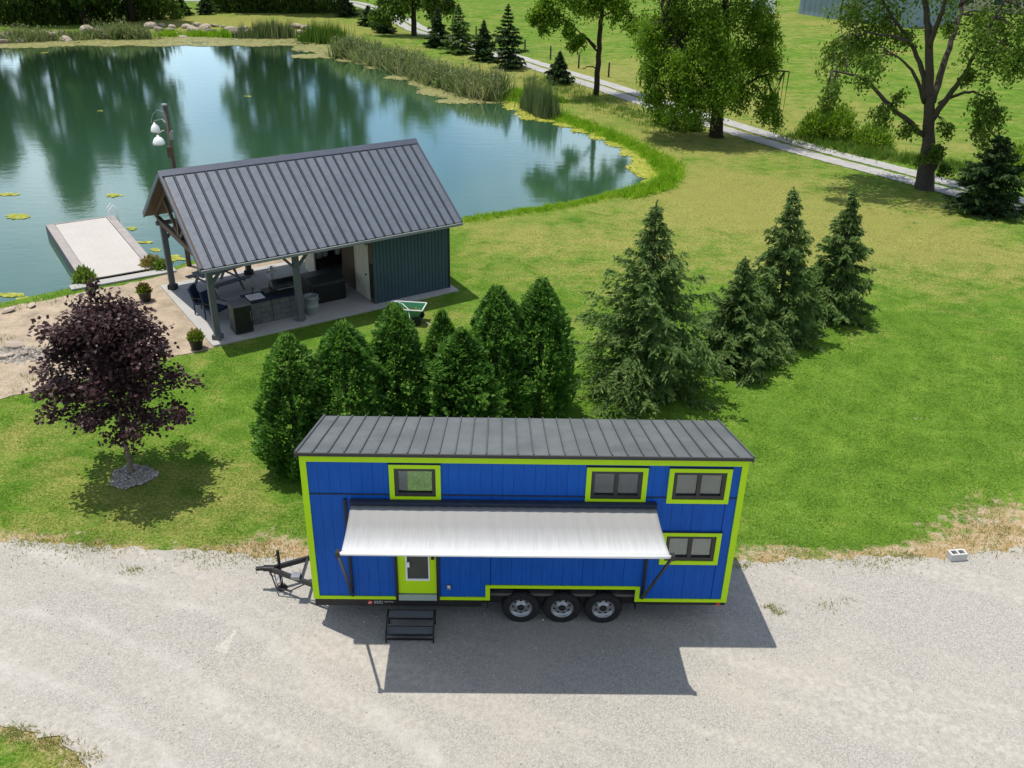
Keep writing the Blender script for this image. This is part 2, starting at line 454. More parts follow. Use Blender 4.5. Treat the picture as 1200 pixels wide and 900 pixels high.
# ------------------------------------------------------------------ mesh helpers
class MB:
    def __init__(s):
        s.v, s.f = [], []

    def add(s, vs, fs):
        o = len(s.v)
        s.v += [tuple(float(x) for x in p) for p in vs]
        s.f += [tuple(i + o for i in f) for f in fs]
        return s

    BF = [(0, 3, 2, 1), (4, 5, 6, 7), (0, 1, 5, 4), (1, 2, 6, 5), (2, 3, 7, 6), (3, 0, 4, 7)]

    def box(s, x0, x1, y0, y1, z0, z1):
        return s.add([(x0, y0, z0), (x1, y0, z0), (x1, y1, z0), (x0, y1, z0),
                      (x0, y0, z1), (x1, y0, z1), (x1, y1, z1), (x0, y1, z1)], MB.BF)

    def bar(s, p, q, w, h, up=(0, 0, 1)):
        p, q = Vector(p), Vector(q)
        d = (q - p).normalized()
        u = Vector(up)
        if abs(d.dot(u)) > 0.98:
            u = Vector((0, 1, 0))
        r = d.cross(u).normalized() * (w / 2)
        u = r.cross(d).normalized() * (h / 2)
        return s.add([p - r - u, p + r - u, q + r - u, q - r - u, p - r + u, p + r + u, q + r + u, q - r + u],
                     [(0, 1, 2, 3), (7, 6, 5, 4), (4, 5, 1, 0), (5, 6, 2, 1), (6, 7, 3, 2), (7, 4, 0, 3)])

    def tube(s, pts, radii, n=8, cap=True):
        pts = [Vector(p) for p in pts]
        if isinstance(radii, (int, float)):
            radii = [radii] * len(pts)
        vs, fs = [], []
        prev = None
        for i, p in enumerate(pts):
            d = (pts[min(i + 1, len(pts) - 1)] - pts[max(i - 1, 0)]).normalized()
            a = prev if prev is not None else (Vector((1, 0, 0)) if abs(d.x) < 0.8 else Vector((0, 1, 0)))
            a = (a - d * a.dot(d)).normalized()
            prev = a
            b = d.cross(a)
            for k in range(n):
                t = 2 * math.pi * k / n
                vs.append(p + (a * math.cos(t) + b * math.sin(t)) * radii[i])
        for i in range(len(pts) - 1):
            for k in range(n):
                k2 = (k + 1) % n
                fs.append((i * n + k, i * n + k2, (i + 1) * n + k2, (i + 1) * n + k))
        if cap:
            fs.append(tuple(range(n - 1, -1, -1)))
            fs.append(tuple(range((len(pts) - 1) * n, len(pts) * n)))
        return s.add(vs, fs)

    def lathe(s, prof, n=24, axis='z', c=(0, 0, 0), cap=True):
        vs, fs = [], []
        for r, h in prof:
            for k in range(n):
                t = 2 * math.pi * k / n
                x, y = r * math.cos(t), r * math.sin(t)
                vs.append({'z': (c[0] + x, c[1] + y, c[2] + h), 'y': (c[0] + x, c[1] + h, c[2] - y),
                           'x': (c[0] + h, c[1] + x, c[2] + y)}[axis])
        m = len(prof)
        for i in range(m - 1):
            for k in range(n):
                k2 = (k + 1) % n
                fs.append((i * n + k, i * n + k2, (i + 1) * n + k2, (i + 1) * n + k))
        if cap and prof[0][0] > 1e-6:
            fs.append(tuple(range(n - 1, -1, -1)))
        if cap and prof[-1][0] > 1e-6:
            fs.append(tuple(range((m - 1) * n, m * n)))
        return s.add(vs, fs)

    def prism(s, poly, z0, z1):
        m = len(poly)
        vs = [(x, y, z0) for x, y in poly] + [(x, y, z1) for x, y in poly]
        fs = [tuple(range(m - 1, -1, -1)), tuple(range(m, 2 * m))]
        fs += [(i, (i + 1) % m, m + (i + 1) % m, m + i) for i in range(m)]
        return s.add(vs, fs)

    def mesh(s, name, smooth=False):
        me = bpy.data.meshes.new(name)
        me.from_pydata(s.v, [], s.f)
        me.update()
        if smooth:
            me.polygons.foreach_set('use_smooth', [True] * len(me.polygons))
        return me

    def build(s, name, mat, parent=None, smooth=False, loc=(0, 0, 0), rot=(0, 0, 0), bevel=0):
        o = link(name, s.mesh(name, smooth), mat, parent, loc, rot)
        if bevel:
            b = o.modifiers.new('bevel', 'BEVEL')
            b.width = bevel
            b.segments = 2
            b.limit_method = 'ANGLE'
        return o


def link(name, me, mat, parent=None, loc=(0, 0, 0), rot=(0, 0, 0)):
    if mat and not me.materials:
        me.materials.append(M[mat] if isinstance(mat, str) else mat)
    o = bpy.data.objects.new(name, me)
    COL.objects.link(o)
    o.location, o.rotation_euler = loc, rot
    if parent:
        o.parent = parent
    return o


def tag(o, label=None, cat=None, group=None, kind=None):
    for k, v in (('label', label), ('category', cat), ('group', group), ('kind', kind)):
        if v:
            o[k] = v
    return o


def thing(name, label, cat, loc=(0, 0, 0), rz=0.0, group=None):
    o = bpy.data.objects.new(name, None)
    COL.objects.link(o)
    o.empty_display_size = 0.3
    o.location = tuple(float(x) for x in loc)
    o.rotation_euler = (0, 0, rz)
    return tag(o, label, cat, group)


def arr_mesh(name, V, nper, tint=None, smooth=False):
    """V: (nfaces*nper,3); every face has its own nper vertices"""
    V = np.asarray(V, np.float32).reshape(-1, 3)
    nf = len(V) // nper
    me = bpy.data.meshes.new(name)
    me.vertices.add(len(V))
    me.vertices.foreach_set('co', V.ravel())
    me.loops.add(len(V))
    me.loops.foreach_set('vertex_index', np.arange(len(V), dtype=np.int32))
    me.polygons.add(nf)
    me.polygons.foreach_set('loop_start', np.arange(0, len(V), nper, dtype=np.int32))
    me.polygons.foreach_set('loop_total', np.full(nf, nper, np.int32))
    me.update(calc_edges=True)
    if tint is not None:
        a = me.attributes.new('tint', 'FLOAT', 'FACE')
        a.data.foreach_set('value', np.asarray(tint, np.float32))
    return me


def unit(a):
    return a / np.maximum(np.linalg.norm(a, axis=-1, keepdims=True), 1e-9)


def rdir(n, g=rng):
    return unit(g.normal(size=(n, 3)))


def leaves(P, A, N, ln, wd_):
    """leaf-shaped quads: centre P, axis A, normal hint N, half length, half width"""
    B = unit(np.cross(A, N))
    ln = np.broadcast_to(np.asarray(ln, float).reshape(-1, 1), (len(P), 1))
    wd_ = np.broadcast_to(np.asarray(wd_, float).reshape(-1, 1), (len(P), 1))
    Q = np.stack([P - A * ln, P + B * wd_ - A * ln * 0.1, P + A * ln, P - B * wd_ - A * ln * 0.1], 1)
    return Q.reshape(-1, 3)


def pip(x, y, poly):
    x, y = np.asarray(x), np.asarray(y)
    ins = np.zeros(x.shape, bool)
    m = len(poly)
    for i in range(m):
        x0, y0 = poly[i]
        x1, y1 = poly[(i + 1) % m]
        cnd = (y0 > y) != (y1 > y)
        ins ^= cnd & (x < (x1 - x0) * (y - y0) / (y1 - y0 + 1e-12) + x0)
    return ins


def pdist(x, y, poly, closed=True):
    x, y = np.asarray(x), np.asarray(y)
    best = np.full(x.shape, 1e9)
    m = len(poly)
    for i in range(m if closed else m - 1):
        ax, ay = poly[i]
        bx, by = poly[(i + 1) % m]
        dx, dy = bx - ax, by - ay
        t = np.clip(((x - ax) * dx + (y - ay) * dy) / (dx * dx + dy * dy + 1e-12), 0, 1)
        best = np.minimum(best, np.hypot(x - ax - t * dx, y - ay - t * dy))
    return best


def catmull(pts, k=6, closed=True):
    pts = np.asarray(pts, float)
    m = len(pts)
    out = []
    for i in range(m if closed else m - 1):
        if closed:
            p0, p1, p2, p3 = (pts[(i + j) % m] for j in (-1, 0, 1, 2))
        else:
            p0, p1, p2, p3 = (pts[min(max(i + j, 0), m - 1)] for j in (-1, 0, 1, 2))
        for t in np.linspace(0, 1, k, endpoint=False):
            out.append(0.5 * ((2 * p1) + (p2 - p0) * t + (2 * p0 - 5 * p1 + 4 * p2 - p3) * t * t + (3 * p1 - p0 - 3 * p2 + p3) * t ** 3))
    if not closed:
        out.append(pts[-1])
    return np.array(out)


def ragged(poly, step=0.12, amp=0.12, seed=1, freq=1.0):
    g = np.random.default_rng(seed)
    ph = g.uniform(0, 6.28, 12)
    out = []
    m = len(poly)
    s0 = 0
    for i in range(m):
        a, b = np.array(poly[i]), np.array(poly[(i + 1) % m])
        L_ = np.linalg.norm(b - a)
        k = max(1, int(L_ / step))
        nrm = np.array([-(b - a)[1], (b - a)[0]]) / max(L_, 1e-9)
        for j in range(k):
            s = s0 + L_ * j / k
            w = sum(math.sin(s * freq * (0.7 + 0.83 * h * 1.31) + ph[h]) / (1 + 0.45 * h) for h in range(12)) * 0.35
            out.append(a + (b - a) * j / k + nrm * amp * (w + 0.3 * g.normal()))
        s0 += L_
    return [tuple(p) for p in out]


def sheet(name, poly, z, mat, kind='structure'):
    m = len(poly)
    vo, _, fo_, _, _, _ = delaunay_2d_cdt([Vector((float(p[0]), float(p[1]))) for p in poly], [(i, (i + 1) % m) for i in range(m)], [], 1, 1e-5)
    me = bpy.data.meshes.new(name)
    fl = []
    for f in fo_:
        a, b, c_ = (vo[k] for k in f[:3])
        fl.append(f if (b - a).cross(c_ - a) > 0 else f[::-1])
    me.from_pydata([(v.x, v.y, z) for v in vo], [], fl)
    me.update()
    return tag(link(name, me, mat), kind=kind)


# ------------------------------------------------------------------ terrain
WZ = -0.30
shore_px = [(-170, 372), (-60, 362), (0, 355), (50, 344), (110, 332), (185, 318), (232, 302), (300, 277), (400, 259), (470, 256), (540, 256), (600, 247), (655, 240),
            (700, 230), (742, 221), (766, 213), (777, 203), (770, 188), (745, 171), (700, 151), (655, 136), (610, 122), (560, 113),
            (515, 100), (478, 87), (440, 77), (405, 68), (398, 60), (405, 52), (380, 46), (330, 43), (260, 42), (190, 42), (110, 45), (40, 49), (-60, 54), (-200, 66), (-420, 100), (-560, 170), (-480, 290), (-320, 360)]
SHORE = [tuple(p) for p in catmull([W(x, y, WZ)[:2] for x, y in shore_px], 5)]
# gravel yard
gr_px = [(-420, 625), (-150, 630), (0, 634), (60, 634), (140, 643), (240, 647), (350, 654), (450, 656), (600, 657), (750, 657), (880, 657), (960, 655), (1050, 654),
         (1110, 652), (1180, 641), (1280, 628), (1500, 610)]
gpoly = [tuple(W(x, y)[:2]) for x, y in gr_px]
corner = [tuple(W(x, y)[:2]) for x, y in [(-300, 826), (-120, 834), (0, 847), (50, 858), (84, 874), (108, 898), (118, 940)]]
GR = gpoly + [(34, -3), (34, -40), (-3.0, -40)] + corner[::-1]
GR_EDGE = gpoly
sand_px = [(-200, 372), (-60, 368), (0, 362), (50, 352), (110, 340), (185, 325), (232, 309), (300, 283), (400, 264), (470, 262), (520, 268), (500, 300), (430, 330), (330, 360),
           (262, 396), (253, 407), (225, 413), (190, 420), (120, 440), (60, 455), (0, 468), (-80, 480), (-220, 490)]
SAND = [tuple(W(x, y)[:2]) for x, y in sand_px]

BO = np.array([-5.7496, 12.6924])
BY = 0.5865


def bw(u, v, z=0.0):
    c, s = math.cos(BY), math.sin(BY)
    return np.array([BO[0] + c * u - s * v, BO[1] + s * u + c * v, z])


SLAB = [tuple(bw(u, v)[:2]) for u, v in ((0.1, 0.28), (9.62, 0.28), (9.62, 6.6), (0.1, 6.6))]

xs = np.unique(np.round(np.concatenate([np.linspace(-900, -110, 14), np.linspace(-110, -45, 60), np.arange(-45, -16, 0.6), np.arange(-16, 20, 0.4), np.arange(20, 50, 0.7), np.linspace(50, 130, 50), np.linspace(130, 900, 14)]), 3))
ys = np.unique(np.round(np.concatenate([np.linspace(-300, -40, 8), np.arange(-40, -6, 2.0), np.arange(-6, 26, 0.4), np.arange(26, 62, 0.5), np.arange(62, 110, 0.8), np.linspace(110, 180, 40), np.linspace(180, 1500, 18)]), 3))
X, Y = np.meshgrid(xs, ys)
ins = pip(X, Y, SHORE)
dd = pdist(X, Y, SHORE)
sdist = np.where(ins, -dd, dd)
bank = np.clip(sdist / 0.9, 0, 1)
bank = bank * bank * (3 - 2 * bank)
Zg = np.where(sdist > 0, WZ + (0 - WZ) * bank, WZ - np.minimum(1.6, -sdist * 0.35))
und = 0.05 * np.sin(X * 0.31 + 1) * np.sin(Y * 0.27) + 0.04 * np.sin(X * 0.11 + Y * 0.17)
flat = np.minimum(pdist(X, Y, SLAB), np.where(Y > 9, 9.0, 0.0))
flat = np.clip((np.minimum(flat, sdist) - 2.0) / 4.0, 0, 1)
flat *= np.clip((pdist(X, Y, SAND) - 0.5) / 3, 0, 1) * (~pip(X, Y, SAND))
far = np.clip((np.hypot(X, Y - 30) - 40) / 40, 0, 1)
Zg = Zg + und * flat * (1 + far)
gd = pdist(X, Y, GR_EDGE, False)
ingr = pip(X, Y, GR)
Zg = np.where(ingr & (gd > 0.5), Zg - 0.02, Zg)


def gz(x, y):
    """ground height at a point (bilinear)"""
    i = np.clip(np.searchsorted(xs, x) - 1, 0, len(xs) - 2)
    j = np.clip(np.searchsorted(ys, y) - 1, 0, len(ys) - 2)
    fx, fy = (x - xs[i]) / (xs[i + 1] - xs[i]), (y - ys[j]) / (ys[j + 1] - ys[j])
    return (Zg[j, i] * (1 - fx) * (1 - fy) + Zg[j, i + 1] * fx * (1 - fy) + Zg[j + 1, i] * (1 - fx) * fy + Zg[j + 1, i + 1] * fx * fy)


dry = np.zeros_like(X)
for px, py, r, a in [(800, 190, 6, .55), (900, 250, 4, .7), (1060, 280, 4, .8), (840, 240, 3, .5), (640, 290, 4, .4), (720, 300, 4, .4), (850, 215, 6, .45), (960, 290, 4, .45), (600, 265, 4, .3), (1150, 300, 5, .4),
                     (200, 535, 1.2, .7), (255, 560, 1.2, .5), (110, 600, 1.5, .45), (20, 520, 1.2, .4), (280, 610, 1.0, .4), (950, 470, .8, .25), (40, 880, .9, .8), (80, 890, .5, .6), (60, 560, 1.6, .3), (250, 600, 1.5, .25), (740, 130, 5, .6), (800, 160, 4, .5), (560, 85, 5, .7), (620, 105, 4, .5), (300, 24, 10, .8), (200, 28, 6, .6), (400, 35, 6, .7), (480, 70, 5, .5), (520, 375, 1.2, .7), (880, 380, 1.5, -.2), (1050, 440, 6, -.35),
                     (800, 560, 5, -.3), (150, 480, 2.2, -.1), (690, 85, 6, .6), (760, 100, 7, .6), (900, 135, 6, .5), (1000, 150, 6, .5), (1000, 60, 14, .2), (1150, 170, 5, .35), (960, 25, 10, .6)]:
    w = W(px, py)
    dry += 0.9 * a * np.exp(-((X - w[0]) ** 2 + (Y - w[1]) ** 2) / (2 * r * r))
dry += 0.26 * np.clip((Y - 45) / 20, 0, 1)
bare_ = np.clip(1 - gd / 0.7, 0, 1) * 0.72 * (X > -12)
for px, py, r, a in [(1160, 624, 1.1, .6), (1090, 640, .8, .4), (1000, 648, .7, .2), (1230, 612, 1.3, .55), (320, 645, .8, .5), (20, 640, .8, .3), (900, 645, .7, .4), (330, 640, .7, .3), (1075, 490, .3, .6)]:
    w = W(px, py)
    bare_ += a * np.exp(-((X - w[0]) ** 2 + (Y - w[1]) ** 2) / (2 * r * r))
bare_ += 0.85 * np.clip(1 - pdist(X, Y, corner, False) / 0.9, 0, 1)
bare_ += 0.7 * (np.clip(1 - pdist(X, Y, SAND) / 0.5, 0, 1) * (Y < 17))
nx, ny = len(xs), len(ys)
me = bpy.data.meshes.new('ground')
co = np.stack([X, Y, Zg], -1).reshape(-1, 3).astype(np.float32)
I = np.arange(nx * ny).reshape(ny, nx)
fc = np.stack([I[:-1, :-1], I[:-1, 1:], I[1:, 1:], I[1:, :-1]], -1).reshape(-1, 4).astype(np.int32)
me.vertices.add(len(co))
me.vertices.foreach_set('co', co.ravel())
me.loops.add(fc.size)
me.loops.foreach_set('vertex_index', fc.ravel())
me.polygons.add(len(fc))
me.polygons.foreach_set('loop_start', np.arange(0, fc.size, 4, dtype=np.int32))
me.polygons.foreach_set('loop_total', np.full(len(fc), 4, np.int32))
me.polygons.foreach_set('use_smooth', np.ones(len(fc), bool))
me.update(calc_edges=True)
for nm, a in (('dry', dry), ('bare', bare_)):
    at = me.attributes.new(nm, 'FLOAT', 'POINT')
    at.data.foreach_set('value', a.ravel().astype(np.float32))
tag(link('ground', me, 'lawn'), kind='structure')

wx0, wx1 = min(p[0] for p in SHORE) - 2, max(p[0] for p in SHORE) + 2
wy0, wy1 = min(p[1] for p in SHORE) - 1, max(p[1] for p in SHORE) + 2
# the sheet stops just inside the bank
SH2 = [tuple(p) for p in SHORE]
cxm, cym = np.mean([p[0] for p in SH2]), np.mean([p[1] for p in SH2])


def offset_poly(poly, d):
    out, m = [], len(poly)
    ar = sum(poly[i][0] * poly[(i + 1) % m][1] - poly[(i + 1) % m][0] * poly[i][1] for i in range(m))
    sg = 1 if ar > 0 else -1
    for i in range(m):
        a, b = np.array(poly[i - 1]), np.array(poly[(i + 1) % m])
        t = (b - a) / max(np.linalg.norm(b - a), 1e-9)
        out.append((poly[i][0] + sg * t[1] * d, poly[i][1] - sg * t[0] * d))
    return out


sheet('pond_water', offset_poly(SHORE, 0.35), WZ, 'water')
sheet('gravel_yard', ragged(GR, 0.14, 0.15, 3, 1.6), 0.012, 'gravel')
sheet('sand_beach', ragged(SAND, 0.3, 0.12, 5), 0.016, 'sand')

# lane: two pale wheel tracks with grass between
lane_px = [(120, -1), (300, 0), (395, 1), (432, 9), (462, 20), (492, 34), (540, 50), (612, 72), (680, 93), (760, 118), (860, 150), (940, 173), (1040, 200), (1120, 222), (1200, 241), (1330, 272), (1500, 310)]
lane = catmull([W(x, y)[:2] for x, y in lane_px], 8, False)
LANE = [tuple(p) for p in lane]


def ribbon(off0, off1, jit, seed):
    g = np.random.default_rng(seed)
    mb = MB()
    pts = []
    P = np.array(catmull(lane, 4, False))
    for i in range(len(P)):
        t = P[min(i + 1, len(P) - 1)] - P[max(i - 1, 0)]
        t = t / np.linalg.norm(t)
        nn = np.array([-t[1], t[0]])
        for o in (off0 + jit * g.normal(), off1 + jit * g.normal()):
            p = P[i] + nn * o
            pts.append((p[0], p[1], gz(p[0], p[1]) + 0.03))
    mb.add(pts, [(2 * i, 2 * i + 2, 2 * i + 3, 2 * i + 1) for i in range(len(P) - 1)])
    return mb


mb = ribbon(-1.5, -0.2, 0.035, 1)
m2 = ribbon(0.2, 1.45, 0.035, 2)
mb.add(m2.v, m2.f)
tag(mb.build('lane', 'track'), kind='structure')


# ------------------------------------------------------------------ grass blades on the near lawn
def blades(P, h, w, g, lean=0.5):
    m = len(P)
    a = g.uniform(0, 2 * np.pi, m)
    s = np.stack([np.cos(a), np.sin(a), np.zeros(m)], 1) * (w / 2)[:, None]
    b = g.uniform(0, 2 * np.pi, m)
    l = np.abs(g.normal(0, lean, m))
    tip = P + np.stack([np.cos(b) * l * h, np.sin(b) * l * h, h / np.sqrt(1 + l * l)], 1)
    return np.stack([P - s, P + s, tip], 1).reshape(-1, 3)


def lawn_ok(x, y, edge=0.0):
    ok = ~pip(x, y, SAND) & ~pip(x, y, SLAB) & (~pip(x, y, GR) | (pdist(x, y, GR_EDGE, False) < edge)) & ~pip(x, y, SHORE)
    ok &= ~((np.abs(x - 4.2) < 4.4) & (y > -0.2) & (y < 2.7))
    return ok


g = np.random.default_rng(11)
N0 = 700000
yy = 2 + 24 * g.uniform(0, 1, N0) ** 1.5
xx = g.uniform(-13, 26, N0)
fade = np.clip((25.5 - yy) / 14, 0, 1)
# tufted distribution
cl = np.sin(xx * 3.1 + 2 * np.sin(yy * 1.7)) * np.sin(yy * 2.7 + 2 * np.sin(xx * 1.3)) + 0.7 * np.sin(xx * 7.3 + yy * 4.1) * np.sin(yy * 8.9 - xx * 3.3)
k = lawn_ok(xx, yy, 0.25) & (g.uniform(0, 1, N0) < fade) & (g.uniform(-1.5, 1.2, N0) < cl) & (np.abs((xx - 4) / (yy + 15)) < 0.66)
xx, yy = xx[k], yy[k]
ge = pdist(xx, yy, GR_EDGE, False)
k = (ge > 0.75) | (g.uniform(0, 1, len(xx)) < ge / 0.75 * 0.7 + 0.05)
xx, yy, ge = xx[k], yy[k], ge[k]
xc, yc = g.uniform(-8, -3, 16000), g.uniform(-8, -2.4, 16000)
k = ~pip(xc, yc, GR) & (yc > -5.5)
xx, yy = np.append(xx, xc[k]), np.append(yy, yc[k])
P = np.stack([xx, yy, gz(xx, yy) - 0.005], 1)
sc = np.clip((yy + 14) / 22, 0.8, 2.2)
h = g.uniform(0.025, 0.06, len(P))
w = g.uniform(0.010, 0.020, len(P)) * np.sqrt(sc)
big = 0.5 + 0.5 * np.sin(xx * 0.9 + np.sin(yy * 1.1) * 2) * np.sin(yy * 0.8 + 1.3)
ix = np.clip(np.searchsorted(xs, xx), 0, len(xs) - 1)
iy = np.clip(np.searchsorted(ys, yy), 0, len(ys) - 1)
lo = np.zeros(len(P))
gl_ = np.random.default_rng(5)
for q_ in range(14):
    kx, ky = gl_.normal(0, .9, 2)
    lo += np.sin(kx * xx + ky * yy + gl_.uniform(0, 6.28)) / 14 ** .5
tint = np.clip(g.beta(2, 3, len(P)) * 0.62 + 0.14 * lo + 0.08 * big + 0.45 * np.clip(dry[iy, ix], -.3, .8), 0, 1)
tag(link('lawn_grass', arr_mesh('lawn_grass', blades(P, h, w, g, 0.9), 3, tint), 'blade'), 'short mown grass blades covering the lawn around the trees', 'grass', kind='stuff')

# dry tufts and weeds straggling over the gravel edge
tx, ty = [], []
for px, py, m, s in [(903, 712, 26, .10), (912, 719, 22, .08), (965, 712, 14, .2), (990, 706, 10, .2), (160, 668, 16, .10), (150, 670, 14, .16), (1020, 655, 120, .5), (1150, 640, 120, .6), (1065, 652, 70, .2),
                     (1180, 625, 120, .6), (310, 648, 120, .5), (100, 640, 150, .8), (250, 646, 150, .6), (925, 650, 120, .5), (110, 640, 90, .3), (40, 636, 90, .4), (870, 664, 30, .12), (95, 890, 60, .2), (60, 872, 90, .22), (20, 860, 90, .2)]:
    w_ = W(px, py)
    tx += list(w_[0] + g.normal(0, s, m * 3))
    ty += list(w_[1] + g.normal(0, s * 0.5, m * 3))
tx, ty = np.array(tx), np.array(ty)
P = np.stack([tx, ty, np.full(len(tx), 0.01)], 1)
tag(link('dry_edge_grass', arr_mesh('dry_edge_grass', blades(P, g.uniform(.04, .12, len(P)), g.uniform(.012, .025, len(P)), g, 0.9), 3, np.clip(g.normal(.95, .22, len(P)), 0, 1)), 'blade'),
    'thin dry grass tufts straggling along the gravel edge', 'grass', kind='stuff')

# loose stones on the gravel
OCT = np.array([[1, 0, 0], [0, 1, 0], [-1, 0, 0], [0, -1, 0], [0, 0, 1]], float)
OF = [(0, 1, 4), (1, 2, 4), (2, 3, 4), (3, 0, 4)]


def chips(P, r, g, flat_=0.6):
    m = len(P)
    a = g.uniform(0, 2 * np.pi, m)
    S = r[:, None] * g.uniform(.6, 1.3, (m, 3)) * np.array([1, 1, flat_])
    V = OCT[None] * S[:, None, :] + g.normal(0, .18, (m, 5, 3)) * r[:, None, None] * np.array([1, 1, .3])
    ca, sa = np.cos(a)[:, None], np.sin(a)[:, None]
    V = np.stack([V[..., 0] * ca - V[..., 1] * sa, V[..., 0] * sa + V[..., 1] * ca, V[..., 2]], -1) + P[:, None]
    return V[:, np.array(OF)].reshape(-1, 3)


N1 = 34000
xx, yy = g.uniform(-11, 19, N1), g.uniform(-5, 4, N1)
k = pip(xx, yy, GR) & (np.abs((xx - 3.9) / (yy + 22)) < 0.62)
xx, yy = xx[k], yy[k]
r = np.clip(g.lognormal(-4.45, 0.38, len(xx)), 0.005, 0.04)
P = np.stack([xx, yy, np.full(len(xx), 0.010)], 1)
t = np.repeat(np.clip(g.normal(.52, .22, len(xx)), 0, 1), 4)
tag(link('gravel_stones', arr_mesh('gravel_stones', chips(P, r, g), 3, t), 'stone_chip'), 'loose grey gravel stones scattered over the yard', 'gravel', kind='stuff')


# chalky scuff where a stone scraped the gravel
a, b = W(259, 765), W(277, 737)
d = unit((b - a)[None])[0]
nn = np.array([-d[1], d[0], 0])
m_ = 520
tt_ = g.beta(1.1, 1.9, m_)
P = a + d * (tt_ * np.linalg.norm(b - a))[:, None] + nn * (g.normal(0, 1, m_) * (.015 + .075 * (1 - tt_) ** 1.5))[:, None]
P[:, 2] = .0125
tag(link('pale_scuff', arr_mesh('pale_scuff', chips(P, g.uniform(.010, .024, m_), g, .25), 3, np.repeat(np.clip(g.normal(.74, .12, m_), 0, 1), 4)), 'stone_chip'), 'short streak of crushed pale stone scraped across the gravel', 'gravel', kind='stuff')


# ------------------------------------------------------------------ the trailer house
L, ZB, ZT, ZR, DEP = 8.38, 0.65, 4.09, 3.40, 2.55
house = thing('tiny_house', 'blue tiny house on wheels with lime green trim and shed roof', 'tiny house', (0, 0, 0))
OPEN = [(1.69, 2.56, 3.17, 3.89), (5.41, 6.47, 3.16, 3.88), (6.97, 8.06, 3.17, 3.87), (6.97, 8.04, 1.67, 2.36), (1.70, 2.50, 0.60, 2.80), (3.56, 6.51, 0.60, 0.98)]


def subtract(rects, op):
    out = []
    for x0, x1, z0, z1 in rects:
        a0, a1, b0, b1 = op
        if a0 >= x1 or a1 <= x0 or b0 >= z1 or b1 <= z0:
            out.append((x0, x1, z0, z1))
            continue
        if a0 > x0:
            out.append((x0, a0, z0, z1))
        if a1 < x1:
            out.append((a1, x1, z0, z1))
        m0, m1 = max(a0, x0), min(a1, x1)
        if b0 > z0:
            out.append((m0, m1, z0, b0))
        if b1 < z1:
            out.append((m0, m1, b1, z1))
    return out


cache = {}


def board(name, x0, x1, y0, y1, z0, z1, mat, parent):
    key = (name, mat, round(x1 - x0, 3), round(y1 - y0, 3), round(z1 - z0, 3))
    if key not in cache:
        cache[key] = MB().box(0, key[2], 0, key[3], 0, key[4]).mesh(name)
    return link(name, cache[key], mat, parent, (x0, y0, z0))


wallo = None
# sheathing behind the boards (front), plus ends, back, floor
mb = MB()
rects = [(0.0, L, ZB, ZT)]
for op in OPEN:
    rects = subtract(rects, op)
for x0, x1, z0, z1 in rects:
    for y in (0.022, 0.09):
        mb.add([(x0, y, z0), (x1, y, z0), (x1, y, z1), (x0, y, z1)], [(0, 1, 2, 3)])
for op in OPEN[:5]:
    x0, x1, z0, z1 = op
    for p, q in (((x0, z0), (x1, z0)), ((x1, z0), (x1, z1)), ((x1, z1), (x0, z1)), ((x0, z1), (x0, z0))):
        mb.add([(p[0], .022, p[1]), (q[0], .022, q[1]), (q[0], .09, q[1]), (p[0], .09, p[1])], [(0, 1, 2, 3)])
wall = mb.build('front_wall', 'blue_core', house)
mb = MB()
for xo, xi in ((0.0, 0.08), (L, L - 0.08)):
    for x in (xo, xi):
        mb.add([(x, 0.092, ZB), (x, DEP, ZB), (x, DEP, ZR - 0.02), (x, 0.092, ZT)], [(0, 1, 2, 3)])
BOP = (1.55, 2.55, 1.35, 2.45)
for x0, x1, z0, z1 in subtract([(0, L, ZB, ZR - 0.03)], BOP):
    mb.add([(x0, DEP, z0), (x1, DEP, z0), (x1, DEP, z1), (x0, DEP, z1)], [(0, 1, 2, 3)])
mb.build('end_and_back_walls', 'blue', house)
MB().box(0.1, L - 0.1, 0.1, DEP - 0.02, ZB + 0.02, ZB + 0.08).build('floor', 'room', house)
bwn = MB()
for x0, x1, z0, z1 in subtract([(1.5, 2.6, 1.3, 2.5)], (1.6, 2.5, 1.4, 2.4)):
    bwn.box(x0, x1, DEP - .03, DEP + 0.04, z0, z1)
bwn = bwn.build('window', 'black_frame', house)
MB().add([(1.6, DEP, 1.4), (2.5, DEP, 1.4), (2.5, DEP, 2.4), (1.6, DEP, 2.4)], [(0, 1, 2, 3)]).build('pane', 'glass', bwn)

# siding boards, upper band and lower band
bwid = (L - 0.20) / 40
for k in range(40):
    x0, x1 = 0.10 + k * bwid + (0.004 if k % 6 == 0 else 0.0016), 0.10 + (k + 1) * bwid - 0.0016
    for z0, z1 in ((0.70, 3.205), (3.235, 3.97)):
        rs = [(x0, x1, z0, z1)]
        for op in OPEN:
            rs = subtract(rs, op)
        for a0, a1, b0, b1 in rs:
            if a1 - a0 > 0.015:
                board('siding_board', a0, a1, 0.0 + (k % 3) * 0.0008, 0.021, b0, b1, 'blue', wall)
MB().box(0.12, L - 0.12, -0.012, 0.015, 3.207, 3.233).build('flashing', 'navy', house)

